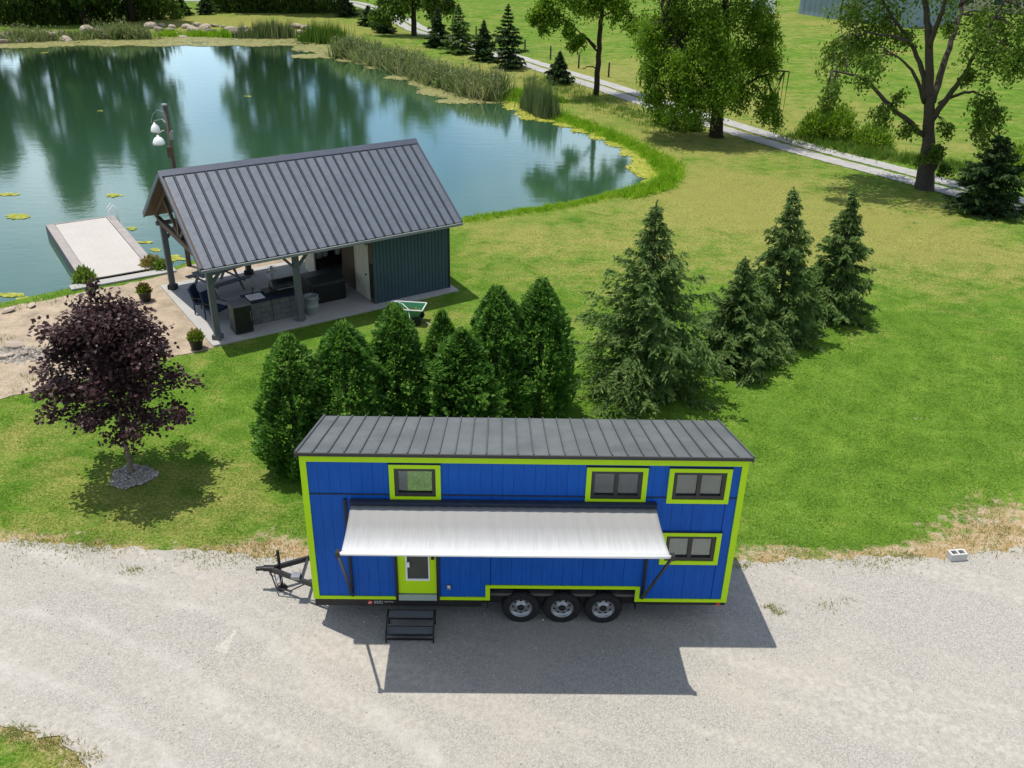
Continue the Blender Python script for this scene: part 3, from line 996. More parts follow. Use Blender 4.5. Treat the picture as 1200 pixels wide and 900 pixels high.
# lime trim: each length its own board
for nm, b in (('corner_trim', (-0.015, 0.105, -0.028, 0.02, ZB, 3.955)), ('corner_trim', (L - 0.105, L + 0.015, -0.028, 0.02, ZB, 3.955)),
              ('top_trim', (-0.015, L + 0.015, -0.031, 0.02, 3.955, 4.075)), ('bottom_trim', (0.105, 1.66, -0.028, 0.0, ZB, 0.725)),
              ('bottom_trim', (2.54, 3.47, -0.028, 0.0, ZB, 0.725)), ('bottom_trim', (6.60, L - 0.105, -0.028, 0.0, ZB, 0.725)),
              ('wheel_trim', (3.47, 3.56, -0.031, 0.0, ZB, 1.04)), ('wheel_trim', (6.51, 6.60, -0.031, 0.0, ZB, 1.04)), ('wheel_trim', (3.56, 6.51, -0.028, 0.0, 0.965, 1.04))):
    MB().box(*b).build(nm, 'lime', house, bevel=0.004)
# side returns of the corner trim
MB().box(-0.028, -0.0155, 0.02, 0.14, ZB, 4.03).build('corner_trim', 'lime', house)
MB().box(L + 0.0155, L + 0.028, 0.02, 0.14, ZB, 4.03).build('corner_trim', 'lime', house)


def window(x0, x1, z0, z1, blind, single=False):
    fw = MB()
    ix0, ix1, iz0, iz1 = x0 + .09, x1 - .09, z0 + .085, z1 - .085
    for a in subtract([(ix0, ix1, iz0, iz1)], (ix0 + .075, ix1 - .075, iz0 + .085, iz1 - .07)):
        fw.box(a[0], a[1], -0.014, 0.06, a[2], a[3])
    xm = (ix0 + ix1) / 2
    jx0, jx1, jz0, jz1 = ix0 + .075, ix1 - .075, iz0 + .085, iz1 - .07
    if not single:
        fw.box(xm - .04, xm + .035, -0.010, 0.055, jz0, jz1)
    f = fw.build('window', 'black_frame', house)
    for a in ((x0, x1, z1 - .09, z1), (x0, x1, z0, z0 + .09), (x0, x0 + .095, z0 + .09, z1 - .09), (x1 - .095, x1, z0 + .09, z1 - .09)):
        MB().box(a[0], a[1], -0.034, 0.02, a[2], a[3]).build('casing', 'lime', f, bevel=0.003)
    # thin drip cap above
    MB().box(x0 - .01, x1 + .01, -0.045, 0.0, z1 + .002, z1 + .014).build('drip_cap', 'navy', f)
    for p0, p1 in (((jx0, jx1),) if single else ((jx0, xm - .04), (xm + .035, jx1))):
        MB().box(p0, p1, 0.028, 0.034, jz0, jz1).build('pane', 'glass', f)
    if single:
        MB().box(jx0, jx0 + .17, 0.07, 0.078, jz0, jz1).build('curtain', 'blind_dark', f)
    else:
        MB().box(jx0 - .02, xm - .004, 0.066, 0.070, jz0 - .01, jz1 + .01).build('blind', blind, f)
        MB().box(xm + .004, jx1 + .02, 0.066, 0.070, jz0 - .01, jz1 + .01).build('blind', blind, f)
    return f


window(1.64, 2.61, 3.10, 3.915, None, True)
window(5.36, 6.52, 3.09, 3.905, 'blind_dark')
window(6.92, 8.11, 3.10, 3.90, 'blind')
window(6.92, 8.09, 1.62, 2.41, 'blind')

# door with white-framed light, tracks and sill
dr = MB()
for a in subtract([(1.715, 2.485, 0.81, 2.78)], (1.87, 2.35, 1.14, 2.6)):
    dr.box(a[0], a[1], -0.012, 0.03, a[2], a[3])
dr = dr.build('door', 'lime', house)
gf = MB()
for a in subtract([(1.87, 2.35, 1.14, 2.6)], (1.905, 2.325, 1.18, 2.56)):
    gf.box(a[0], a[1], -0.02, 0.03, a[2], a[3])
gf.build('light_frame', 'white', dr)
MB().box(1.905, 2.325, 0.012, 0.02, 1.18, 2.56).build('screen', 'screen', dr)
MB().box(1.885, 1.955, -0.05, -0.018, 1.50, 1.62).build('handle', 'white', dr)
MB().box(2.39, 2.45, -0.06, -0.012, 1.70, 1.75).build('latch', 'black', dr)
for x in (1.655, 2.485):
    MB().box(x, x + 0.058, -0.045, 0.02, ZB + .02, 2.85).build('door_track', 'black', house)
MB().box(1.715, 2.483, -0.05, 0.03, ZB, 0.795).build('door_sill', 'sill', house)
# outlet box
ob = MB().box(2.69, 2.77, -0.045, 0.0, 0.93, 1.05).build('outlet_box', 'grey_metal', house, bevel=.008)
MB().box(2.705, 2.755, -0.055, -0.0455, 0.985, 1.04).build('cover', 'badge', ob)

# roof: panels and standing seams on a slab, dark eave fascia
sl = (ZR + 0.0 - 4.19) / (2.66 + 0.10)


def rz(y, o=0.0):
    return 4.19 + sl * (y + 0.10) + o


ro = MB()
ro.add([(-.05, -.09, rz(-.09, -.06)), (L + .05, -.09, rz(-.09, -.06)), (L + .05, 2.65, rz(2.65, -.06)), (-.05, 2.65, rz(2.65, -.06)),
        (-.05, -.09, rz(-.09, -.012)), (L + .05, -.09, rz(-.09, -.012)), (L + .05, 2.65, rz(2.65, -.012)), (-.05, 2.65, rz(2.65, -.012))], MB.BF)
roof = ro.build('roof', 'roof_edge', house)
NP = 29
pw = (L + 0.1) / NP
pmesh = MB().add([(0, 0, 0), (pw - .03, 0, 0), (pw - .03, 2.72, 2.72 * sl), (0, 2.72, 2.72 * sl)] + [(0, 0, .01), (pw - .03, 0, .01), (pw - .03, 2.72, 2.72 * sl + .01), (0, 2.72, 2.72 * sl + .01)], MB.BF).mesh('roof_panel')
smesh = MB().add([(0, 0, 0), (.022, 0, 0), (.022, 2.72, 2.72 * sl), (0, 2.72, 2.72 * sl)] + [(0, 0, .045), (.022, 0, .045), (.022, 2.72, 2.72 * sl + .045), (0, 2.72, 2.72 * sl + .045)], MB.BF).mesh('roof_seam')
for k in range(NP):
    link('roof_panel', pmesh, 'roof_steel', roof, (-.05 + k * pw + .026, -.08, rz(-.08, -.010)))
    link('roof_seam', smesh, 'roof_seam', roof, (-.05 + k * pw + .002, -.08, rz(-.08, -.011)))
MB().box(-.07, L + .07, -.118, -.092, 4.128, 4.20).build('fascia', 'roof_edge', roof)
for x in (-.075, L + .05):
    MB().add([(x, -.09, rz(-.09, -.1)), (x + .03, -.09, rz(-.09, -.1)), (x + .03, 2.66, rz(2.66, -.1)), (x, 2.66, rz(2.66, -.1)),
              (x, -.09, rz(-.09, .03)), (x + .03, -.09, rz(-.09, .03)), (x + .03, 2.66, rz(2.66, .03)), (x, 2.66, rz(2.66, .03))], MB.BF).build('rake_trim', 'roof_seam', roof)
MB().add([(-.07, -.123, 4.201), (L + .07, -.123, 4.201), (L + .07, -.02, rz(-.02, .006)), (-.07, -.02, rz(-.02, .006))], [(0, 1, 2, 3)]).build('eave_flashing', 'roof_steel', roof)

# awning
AX0, AX1 = 0.93, 6.77
aw = MB()
nu, nv = 90, 12
vs_ = []
for j in range(nv + 1):
    t = j / nv
    for i in range(nu + 1):
        s = i / nu
        x = (0.90 + (AX0 - 0.90) * t) + s * ((6.72 + (AX1 - 6.72) * t) - (0.90 + (AX0 - 0.90) * t))
        y = -0.14 - 1.34 * t
        z = 3.05 - 0.06 * t - 0.045 * math.sin(math.pi * t) + 0.006 * math.sin(s * 83 + 3 * math.sin(s * 17)) * math.sin(math.pi * t) + 0.004 * math.sin(s * 160 - t * 3)
        vs_.append((x, y, z))
aw.add(vs_, [(j * (nu + 1) + i, j * (nu + 1) + i + 1, (j + 1) * (nu + 1) + i + 1, (j + 1) * (nu + 1) + i) for j in range(nv) for i in range(nu)])
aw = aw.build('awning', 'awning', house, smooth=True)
sol = aw.modifiers.new('thick', 'SOLIDIFY')
sol.thickness = 0.004
MB().box(0.88, 6.74, -0.15, 0.0, 2.99, 3.13).build('casing', 'navy', aw, bevel=.02)
MB().tube([(AX0 - .02, -1.49, 2.975), (AX1 + .02, -1.49, 2.975)], 0.035, 12).build('roller_bar', 'white', aw, True)
for x, xb in ((AX0 - .06, 0.78), (AX1 + .05, 6.66)):
    MB().bar((xb, -.03, 0.74), (xb, -.03, 3.12), .05, .05).build('arm_channel', 'black', aw)
    MB().bar((xb, -.07, 0.80), (x, -1.46, 2.93), .05, .035).build('arm', 'black_frame', aw)
    MB().box(x - .035, x + .035, -1.54, -1.43, 2.92, 3.03).build('end_cap', 'black_frame', aw)

# chassis, wheels
ch = MB()
for y in (0.16, 2.35):
    ch.box(0.05, L - 0.05, y, y + .08, 0.44, ZB - .002)
for k in range(13):
    x = 0.2 + k * (L - .5) / 12
    ch.box(x, x + .06, 0.24, 2.35, 0.50, ZB - .004)
ch.box(0.0, 3.4, 0.0, 0.05, 0.46, ZB - .001)
ch.box(6.7, L, 0.0, 0.05, 0.56, ZB - .001)
ch = ch.build('chassis', 'black', house)
wl_ = MB()
wl_.box(3.50, 6.57, 0.45, 0.48, 0.30, 1.0)
wl_.box(3.50, 6.57, 0.02, 0.45, 0.985, 1.0)
wl_.box(3.50, 3.53, 0.02, 0.45, 0.40, 0.985)
wl_.box(6.54, 6.57, 0.02, 0.45, 0.40, 0.985)
wl_.build('wheel_well', 'black', house)
RW = 0.385
ty = MB().lathe([(0.235, 0.0), (0.30, -.012), (0.35, -.012), (0.378, 0.012), (RW, .04), (RW, .19), (0.375, .22), (0.30, .235), (0.235, .225)], 40, 'y', cap=False)
for k in range(40):
    a = 2 * math.pi * (k + .5) / 40
    for y0, y1 in ((.03, .10), (.13, .20)):
        ca, sa = math.cos(a), math.sin(a)
        ty.bar((ca * RW, y0, sa * RW), (ca * RW, y1, sa * RW), .03, .012, (ca, 0, sa))
tyre_me = ty.mesh('wheel', True)
rimb = MB().lathe([(0.0, .055), (0.07, .055), (0.075, .02), (0.095, .02), (0.11, .05), (0.20, .075), (0.225, .03), (0.238, 0.0), (0.238, .22)], 32, 'y')
rim_me = rimb.mesh('rim', True)
slot = MB()
for k in range(8):
    a = 2 * math.pi * (k + .5) / 8
    slot.lathe([(0.0, 0.028), (0.026, 0.030), (0.026, 0.06)], 10, 'y', (.155 * math.cos(a), 0.028, .155 * math.sin(a)))
slot_me = slot.mesh('vent_holes')
hub_me = MB().lathe([(0.0, -.012), (0.05, -.01), (0.062, .0), (0.062, .05)], 16, 'y').mesh('hub', True)
for side in (0, 1):
    for x in (4.20, 5.05, 5.90):
        wo_ = link('wheel', tyre_me, 'tyre', house, (x, 0.04 if side == 0 else 2.51, RW), (0, rnd.uniform(0, 6), math.pi * side))
        link('rim', rim_me, 'rim', wo_)
        tag(link('vent_holes', slot_me, 'black', wo_), kind='stuff')
        link('hub', hub_me, 'black', wo_)
ax = MB()
for x in (4.20, 5.05, 5.90):
    ax.tube([(x, .2, RW), (x, 2.35, RW)], .04, 8)
ax.build('axle', 'black', house)

# tongue
tg = MB()
tg.bar((0.1, 0.42, 0.53), (-1.12, 1.02, 0.53), .06, .11)
tg.bar((0.1, 1.66, 0.53), (-1.12, 1.06, 0.53), .06, .11)
tg.bar((-0.42, 0.70, 0.53), (-0.42, 1.40, 0.53), .05, .08)
tg = tg.build('tongue', 'black_frame', house)
MB().bar((-1.05, 1.04, .55), (-1.30, 1.04, .55), .11, .10).bar((-1.26, 1.04, .55), (-1.46, 1.04, .53), .075, .075).build('coupler', 'black', tg, bevel=.01)
MB().tube([(-0.95, 1.04, 0.06), (-0.95, 1.04, 1.02)], .035, 10).tube([(-0.95, 1.04, 1.0), (-0.95, 0.86, 1.03)], .014, 6).lathe([(.12, 0), (.12, .02), (.04, .05)], 12, 'z', (-.95, 1.04, 0.0)).build('jack', 'black', tg)
pts = [(-1.1 + .012 * i, 1.0 - .006 * i + .05 * math.sin(i * .7), .50 - .30 * math.sin(math.pi * i / 20)) for i in range(21)]
MB().tube(pts, .013, 6).tube([(p[0] - .1, 2.08 - p[1], p[2] - .02) for p in pts], .013, 6).build('safety_chain', 'grey_metal', tg)
MB().tube([(-1.15, 1.0, .5), (-1.0, .8, .2), (-.7, .75, .18), (-.3, .7, .45), (.05, .5, .55)], .016, 6).build('cable', 'black', tg)
MB().box(-0.62, -0.44, 0.62, 0.80, 0.58, 0.66).build('junction_box', 'grey_metal', tg)
MB().box(8.20, 8.27, -.02, .04, .57, .64).build('marker_light', 'red', house)
# maker's plate: red emblem and two small pale word blocks
em = MB().lathe([(0, 0), (.055, 0), (.055, .006)], 6, 'y', (1.12, -.012, .555)).build('emblem', 'red', house)
MB().bar((1.09, -.0145, .53), (1.14, -.0145, .58), .004, .02).build('emblem_stroke', 'badge', em)
wb_ = MB()
for row, (x0, x1, z0, hgt) in enumerate([(1.20, 1.38, .565, .026), (1.20, 1.38, .525, .022), (1.42, 1.58, .56, .026)]):
    x = x0
    k = 0
    while x < x1:
        wb_.box(x, x + .007, -.008, -.001, z0, z0 + hgt)
        if k % 2 == 0:
            wb_.box(x + .007, x + .019, -.008, -.001, z0 + (hgt - .007) * ((k // 2) % 3) / 2, z0 + (hgt - .007) * ((k // 2) % 3) / 2 + .007)
        x += .026
        k += 1
wb_.build('lettering', 'badge', house)

# portable steps
st = thing('metal_steps', 'black metal two-tread steps set below the lime door', 'steps', (1.50, -0.58, 0))
for y, z in ((0.30, .38), (0.04, .19)):
    MB().box(0, .92, y, y + .22, z, z + .012).build('tread', 'tread', st)
    for yy_ in (y - .012, y + .22):
        MB().box(0, .92, yy_, yy_ + .012, z - .022, z + .022).build('tread_rim', 'black', st)
for x in (-.03, .92):
    MB().tube([(x + .015, 0, 0), (x + .015, .02, .17), (x + .015, .04, .21), (x + .015, .28, .34), (x + .015, .32, .40), (x + .015, .53, .40), (x + .015, .55, .0)], .018, 8).build('side_frame', 'black', st)
MB().bar((0, .05, .06), (.92, .05, .06), .025, .025).build('brace', 'black', st)


# ------------------------------------------------------------------ pavilion
pav = thing('pavilion', 'grey metal roofed open pavilion with enclosed end beside the pond', 'pavilion', (BO[0], BO[1], 0), BY)
BL, BWD, BE, BR = 9.57, 6.72, 2.90, 5.17
slab_z = 0.07
MB().box(0.10, 9.62, 0.28, 6.60, -.1, slab_z).build('slab', 'concrete', pav, bevel=.015)
# slab joints are grooves: thin recessed-looking strips
for u in (3.2, 6.3):
    MB().box(u, u + .012, 0.3, 6.58, slab_z, slab_z + .003).build('slab_joint', 'stone_grey', pav)
hw = BWD / 2
slope = (BR - BE) / hw
rf = MB()
for s in (-1, 1):
    e, r_ = (0.0 if s < 0 else BWD), hw
    rf.add([(0, e, BE - .12), (BL, e, BE - .12), (BL, r_, BR - .12), (0, r_, BR - .12), (0, e, BE - .015), (BL, e, BE - .015), (BL, r_, BR - .015), (0, r_, BR - .015)], MB.BF)
proof = rf.build('roof', 'timber_brown', pav)
NPV = 27
w_p = BL / NPV
for s in (0, 1):
    y0, y1 = (0 - .06, hw) if s == 0 else (BWD + .06, hw)
    zz0 = BE - .06 * slope
    pmx = MB().add([(0, y0, zz0), (w_p - .096, y0, zz0), (w_p - .096, y1, BR), (0, y1, BR), (0, y0, zz0 + .012), (w_p - .096, y0, zz0 + .012), (w_p - .096, y1, BR + .012), (0, y1, BR + .012)], MB.BF).mesh('roof_panel')
    rmx = MB().add([(0, y0, zz0), (.09, y0, zz0), (.09, y1, BR), (0, y1, BR), (.022, y0, zz0 + .038), (.068, y0, zz0 + .038), (.068, y1, BR + .038), (.022, y1, BR + .038)], MB.BF).mesh('roof_rib')  # rib widened to take in the painted shadow beside it
    for k in range(NPV):
        link('roof_panel', pmx, 'pav_roof', proof, (k * w_p + .093, 0, 0))
        if k:
            link('roof_rib', rmx, 'pav_rib', proof, (k * w_p, 0, 0))
    for x in (-.04, BL - .02):
        MB().add([(x, y0, zz0 - .14), (x + .06, y0, zz0 - .14), (x + .06, y1, BR - .14), (x, y1, BR - .14), (x, y0, zz0 + .05), (x + .06, y0, zz0 + .05), (x + .06, y1, BR + .05), (x, y1, BR + .05)], MB.BF).build('rake_trim', 'pav_trim', proof)
    yg = -.13 if s == 0 else BWD + .05
    MB().box(-.02, BL + .02, yg, yg + .08, BE - .15, BE - .06).build('gutter', 'gutter', proof)
MB().add([(-.05, hw - .2, BR - .2 * slope + .05), (BL + .05, hw - .2, BR - .2 * slope + .05), (BL + .05, hw, BR + .065), (-.05, hw, BR + .065), (BL + .05, hw + .2, BR - .2 * slope + .05), (-.05, hw + .2, BR - .2 * slope + .05)],
         [(0, 1, 2, 3), (3, 2, 4, 5)]).build('ridge_cap', 'pav_trim', proof)
# rafters under the roof, seen in the open gable
for u in (0.35, 3.35, 6.2):
    t = MB()
    t.bar((u, .55, BE - .13), (u, BWD - .55, BE - .13), .14, .20)
    t.bar((u, .3, BE - .05), (u, hw, BR - .24), .12, .16)
    t.bar((u, BWD - .3, BE - .05), (u, hw, BR - .24), .12, .16)
    t.bar((u, hw, BE), (u, hw, BR - .3), .12, .14)
    t.bar((u, hw - .1, BE), (u, hw * .55, BE + (BR - BE) * .45), .10, .12)
    t.bar((u, hw + .1, BE), (u, hw * 1.45, BE + (BR - BE) * .45), .10, .12)
    t.build('truss', 'timber_brown', pav)
for v in (.72, BWD - .72):
    MB().box(.2, 9.4, v - .09, v + .09, BE - .30 + .0, BE - .06 if False else BE - .235 + .05).build('header_beam', 'timber_grey', pav)
for u in (.42, 3.38):
    for v in (.72, BWD - .72):
        p = MB().box(u - .10, u + .10, v - .10, v + .10, slab_z, BE - .29).build('post', 'timber_grey', pav, bevel=.01)
        MB().lathe([(.20, slab_z), (.20, slab_z + .16), (.15, slab_z + .20)], 4, 'z', (u, v, 0)).build('post_base', 'timber_grey' if v < 3 else 'black', p, rot=(0, 0, 0))
        for d in (-1, 1):
            if not (u < 1 and d < 0):
                MB().bar((u + d * .06, v, BE - .85), (u + d * .55, v, BE - .30), .09, .09).build('knee_brace', 'timber_grey', p)
# enclosed end: ribbed steel panels
UE0, UE1, VF, VB = 6.25, 9.42, .66, 6.10
enc = MB()
enc.box(UE0 + .02, UE1 - .02, VF + .02, VF + .08, slab_z, BE - .25)
enc.box(UE1 - .10, UE1 - .03, VF + .02, VB, slab_z, BE - .12)
enc.box(UE0, UE1 - .02, VB - .06, VB, slab_z, BE - .25)
enc = enc.build('enclosure_wall', 'pav_wall', pav)
npn = 11
pwid = (UE1 - UE0) / npn
pme = MB().box(.02, pwid - .02, 0, .014, slab_z - .03, BE - .28).mesh('wall_panel')
rme = MB().add([(-.022, .012, slab_z - .03), (.022, .012, slab_z - .03), (.022, .012, BE - .28), (-.022, .012, BE - .28), (-.010, -.022, slab_z - .03), (.010, -.022, slab_z - .03), (.010, -.022, BE - .28), (-.010, -.022, BE - .28)],
               [(4, 5, 6, 7), (0, 4, 7, 3), (5, 1, 2, 6)]).mesh('wall_rib')
for k in range(npn):
    link('wall_panel', pme, 'pav_wall', enc, (UE0 + k * pwid, VF, 0))
    link('wall_rib', rme, 'pav_wall', enc, (UE0 + (k + .5) * pwid, VF, 0))
    if k:
        link('wall_rib', rme, 'pav_wall', enc, (UE0 + k * pwid, VF, 0))
npr = 19
pws = (VB - VF) / npr
for k in range(npr):
    link('wall_panel', pme, 'pav_wall', enc, (UE1, VF + k * pws, 0), (0, 0, math.pi / 2))
MB().add([(UE1 - .06, VF, BE - .14), (UE1 - .06, BWD - .6, BE - .14), (UE1 - .06, hw, BR - .2)], [(0, 1, 2)]).build('gable_infill', 'pav_wall', enc)
MB().box(UE1 - .03, UE1 + .035, VF - .03, VF + .05, slab_z - .02, BE - .26).build('corner_trim', 'pav_rib', enc)
# wall facing the open side, with cream door
iw = MB()
for a in subtract([(VF + .02, 3.4, slab_z, BE - .2)], (1.05, 2.15, slab_z - .1, 2.2)):
    iw.box(UE0 - .005, UE0 + .06, a[0], a[1], a[2], a[3])
iw = iw.build('inner_wall', 'timber_brown', pav)
dd_ = MB().box(UE0 - .0, UE0 + .04, 1.08, 2.12, slab_z + .01, 2.18).build('door', 'cream_wood', iw)
MB().tube([(UE0 - .06, 1.25, 1.05), (UE0 + .0, 1.25, 1.05)], .03, 8).build('handle', 'black', dd_)
for v0, v1 in ((1.0, 1.08), (2.12, 2.20)):
    MB().box(UE0 - .02, UE0 + .065, v0, v1, slab_z, 2.26).build('door_casing', 'cream_wood', iw)
MB().box(UE0 - .10, UE0 + .01, .72, .80, .3, 1.6).build('hose_reel', 'black', iw)
# partition and dark store at the back
MB().box(5.55, UE1, 5.35, 5.42, slab_z, BE - .2).build('back_partition', 'timber_brown', pav)
MB().box(5.50, 5.56, 4.4, 5.42, slab_z, 2.0).build('partition_end', 'cream_wood', pav)


def at_pav(u, v, z=slab_z):
    return bw(u, v, z)


# jugs in the store
for k, (u, v) in enumerate([(5.9, 4.9), (6.2, 5.0), (6.75, 4.95)]):
    t = thing('white_jug', ['white plastic jug standing leftmost on the pavilion store shelf', 'white plastic jug in the middle of three in the pavilion store', 'white plastic jug standing rightmost by the pavilion inner wall'][k], 'jug', at_pav(u, v, .62), BY, 'jugs in the pavilion store')
    MB().lathe([(0, 0), (.11, 0), (.13, .05), (.13, .28), (.05, .40), (.045, .44)], 14).build('body', 'enamel', t, True)
    MB().lathe([(.05, .44), (.05, .48), (0, .49)], 10).build('cap', 'cushion', t)
t = thing('store_bench', 'dark bench against the pavilion back partition under white jugs', 'bench', at_pav(5.7, 4.75), BY)
MB().box(0, 1.5, 0, .5, .49, .55).build('top', 'black', t)
for u in (.03, 1.41):
    MB().box(u, u + .06, .03, .47, 0, .49).build('leg', 'black', t)

# outdoor kitchen counter
k_ = thing('outdoor_counter', 'grey stone outdoor kitchen counter with dark top and sink', 'counter', at_pav(1.75, 1.15), BY)
for row in range(4):
    for c_ in range(5):
        MB().box(c_ * .36 + .008 + (.0 if row % 2 else .0), (c_ + 1) * .36 - .008, -.012, .02, row * .20 + .008, (row + 1) * .20 - .008).build('stone', 'stone_grey', k_)
MB().box(0, 1.8, .0, .75, 0, .815).build('base', 'room', k_)
MB().box(-.05, 1.85, -.05, .80, .82, .87).build('countertop', 'navy', k_)
MB().box(.78, .80, -.02, -.001, .05, .8).build('joint_post', 'black', k_)
sk_ = MB()
for a in subtract([(.08, .62, .12, .62)], (.13, .57, .17, .57)):
    sk_.box(a[0], a[1], a[2], a[3], .872, .90)
sk_.box(.13, .57, .17, .57, .872, .878)
sk_ = sk_.build('sink', 'enamel', k_)
MB().tube([(.35, .60, .88), (.35, .60, 1.12), (.35, .52, 1.18), (.35, .42, 1.12)], .018, 8).build('tap', 'black', sk_)
gb = thing('gas_grill', 'black hooded gas grill standing on the outdoor counter', 'grill', at_pav(2.75, 1.30, .94), BY)
MB().lathe([(.30, 0), (.30, .85)], 20, 'x', (0, .30, .16)).build('hood', 'black', gb, True)
MB().box(.02, .83, .02, .58, 0, .16).build('firebox', 'black_frame', gb)
MB().tube([(.1, -.02, .2), (.75, -.02, .2)], .018, 8).build('handle', 'grey_metal', gb)
MB().box(-.32, .01, .05, .5, .12, .15).build('side_shelf', 'black_frame', gb)
MB().bar((-.30, .1, 0), (-.30, .1, .12), .03, .03).bar((-.30, .45, 0), (-.30, .45, .12), .03, .03).build('shelf_leg', 'black_frame', gb)
cb = thing('drinks_fridge', 'black upright fridge with grey top by the front corner post', 'fridge', at_pav(1.02, .62), BY)
MB().box(0, .62, 0, .60, .04, 1.0).build('body', 'cover', cb, bevel=.015)
MB().box(-.02, .64, -.02, .62, 1.0, 1.05).build('top', 'stone_grey', cb, bevel=.01)
MB().box(.02, .60, -.025, -.001, .08, .97).build('door', 'black', cb)
MB().tube([(.56, -.04, .45), (.56, -.04, .8)], .012, 6).build('handle', 'grey_metal', cb)
bn = thing('galvanised_bin', 'round galvanised metal bin beside the middle pavilion post', 'bin', at_pav(3.98, 1.12), BY)
MB().lathe([(0, 0), (.23, 0), (.235, .02), (.24, .25), (.25, .26), (.25, .29), (.245, .30), (.255, .62), (.27, .63), (.27, .66), (.24, .66), (.235, .6), (0, .58)], 24).build('body', 'galv', bn, True)
for s in (-1, 1):
    MB().tube([(s * .26, -.07, .5), (s * .31, -.05, .47), (s * .31, .05, .47), (s * .26, .07, .5)], .01, 6).build('handle', 'grey_metal', bn)
hb = thing('covered_hot_tub', 'dark covered hot tub chest under the pavilion roof', 'hot tub', at_pav(4.35, 1.72), BY)
MB().box(0, 1.25, 0, 1.25, 0, .72).build('cabinet', 'black', hb, bevel=.04)
MB().add([(-.04, -.04, .725), (1.29, -.04, .725), (1.29, 1.29, .725), (-.04, 1.29, .725), (-.04, -.04, .80), (1.29, -.04, .80), (1.29, .62, .86), (-.04, .62, .86), (1.29, 1.29, .80), (-.04, 1.29, .80)],
         [(3, 2, 1, 0), (4, 5, 6, 7), (7, 6, 8, 9), (0, 1, 5, 4), (2, 3, 9, 8), (1, 2, 8, 6, 5), (3, 0, 4, 7, 9)]).build('lid', 'cover', hb)
MB().box(-.02, .02, .3, .36, .4, .74).build('strap', 'pot', hb)
# picnic table
pt_ = thing('picnic_table', 'weathered wooden picnic table at the pond corner of the pavilion', 'table', at_pav(1.2, 4.6), BY + .25)
for j in range(5):
    MB().box(0, 1.7, j * .15, j * .15 + .14, .72, .76).build('top_plank', 'timber_grey', pt_)
for y in (-.52, 1.02):
    for j in range(2):
        MB().box(0, 1.7, y + j * .13, y + j * .13 + .12, .43, .47).build('seat_plank', 'timber_grey', pt_)
for x in (.25, 1.40):
    MB().bar((x, .62, .72), (x, 1.15, 0), .05, .10).build('leg', 'timber_grey', pt_)
    MB().bar((x, .12, .72), (x, -.42, 0), .05, .10).build('leg', 'timber_grey', pt_)
    MB().box(x + .03, x + .07, -.5, 1.25, .36, .43).build('cross_beam', 'timber_grey', pt_)
# lounge chairs
for k, (u, v, rz_) in enumerate([(.95, 2.35, .5), (.80, 3.15, .9)]):
    t = thing('patio_chair', ['dark cushioned patio chair nearest the fridge in the pavilion', 'dark cushioned patio chair facing the picnic table in the pavilion'][k], 'chair', at_pav(u, v), BY + rz_, 'patio chairs in the pavilion')
    MB().box(-.28, .28, -.28, .28, .36, .46).build('seat', 'cushion', t, bevel=.03)
    MB().bar((0, .30, .45), (0, .46, .98), .52, .09, (1, 0, 0)).build('backrest', 'cushion', t) if False else MB().add(
        [(-.26, .24, .46), (.26, .24, .46), (.26, .34, .46), (-.26, .34, .46), (-.26, .40, .98), (.26, .40, .98), (.26, .48, .98), (-.26, .48, .98)], MB.BF).build('backrest', 'cushion', t, bevel=.02)
    for x in (-.28, .28):
        for y in (-.26, .30):
            MB().bar((x, y, 0), (x, y, .60 if y < 0 else .62), .035, .035).build('leg', 'black', t)
        MB().bar((x, -.28, .61), (x, .36, .63), .05, .03).build('armrest', 'black', t)
fn = thing('pedestal_fan', 'pale round pedestal fan standing behind the grill', 'fan', at_pav(3.25, 2.9), BY)
MB().lathe([(0, 0), (.2, 0), (.2, .03), (.03, .05)], 16).build('base', 'grey_metal', fn)
MB().tube([(0, 0, .04), (0, 0, 1.05)], .02, 8).build('pole', 'grey_metal', fn)
cg = MB()
for r_ in (.06, .12, .18, .23):
    cg.tube([(r_ * math.cos(a), -.06, 1.15 + r_ * math.sin(a)) for a in np.linspace(0, 2 * math.pi, 21)], .006, 4, False)
for k in range(12):
    a = math.pi * k / 6
    cg.tube([(.03 * math.cos(a), -.07, 1.15 + .03 * math.sin(a)), (.23 * math.cos(a), -.06, 1.15 + .23 * math.sin(a))], .005, 4)
cg.build('cage', 'white', fn)
bl_ = MB()
for k in range(4):
    a = math.pi * k / 2
    bl_.bar((.03 * math.cos(a), -.02, 1.15 + .03 * math.sin(a)), (.20 * math.cos(a), -.02, 1.15 + .20 * math.sin(a)), .015, .10, (math.sin(a) * -1, .4, math.cos(a)))
bl_.build('blades', 'galv', fn)
MB().lathe([(0, -.03), (.07, -.02), (.08, .08), (0, .12)], 14, 'y', (0, 0, 1.15)).build('motor', 'enamel', fn)


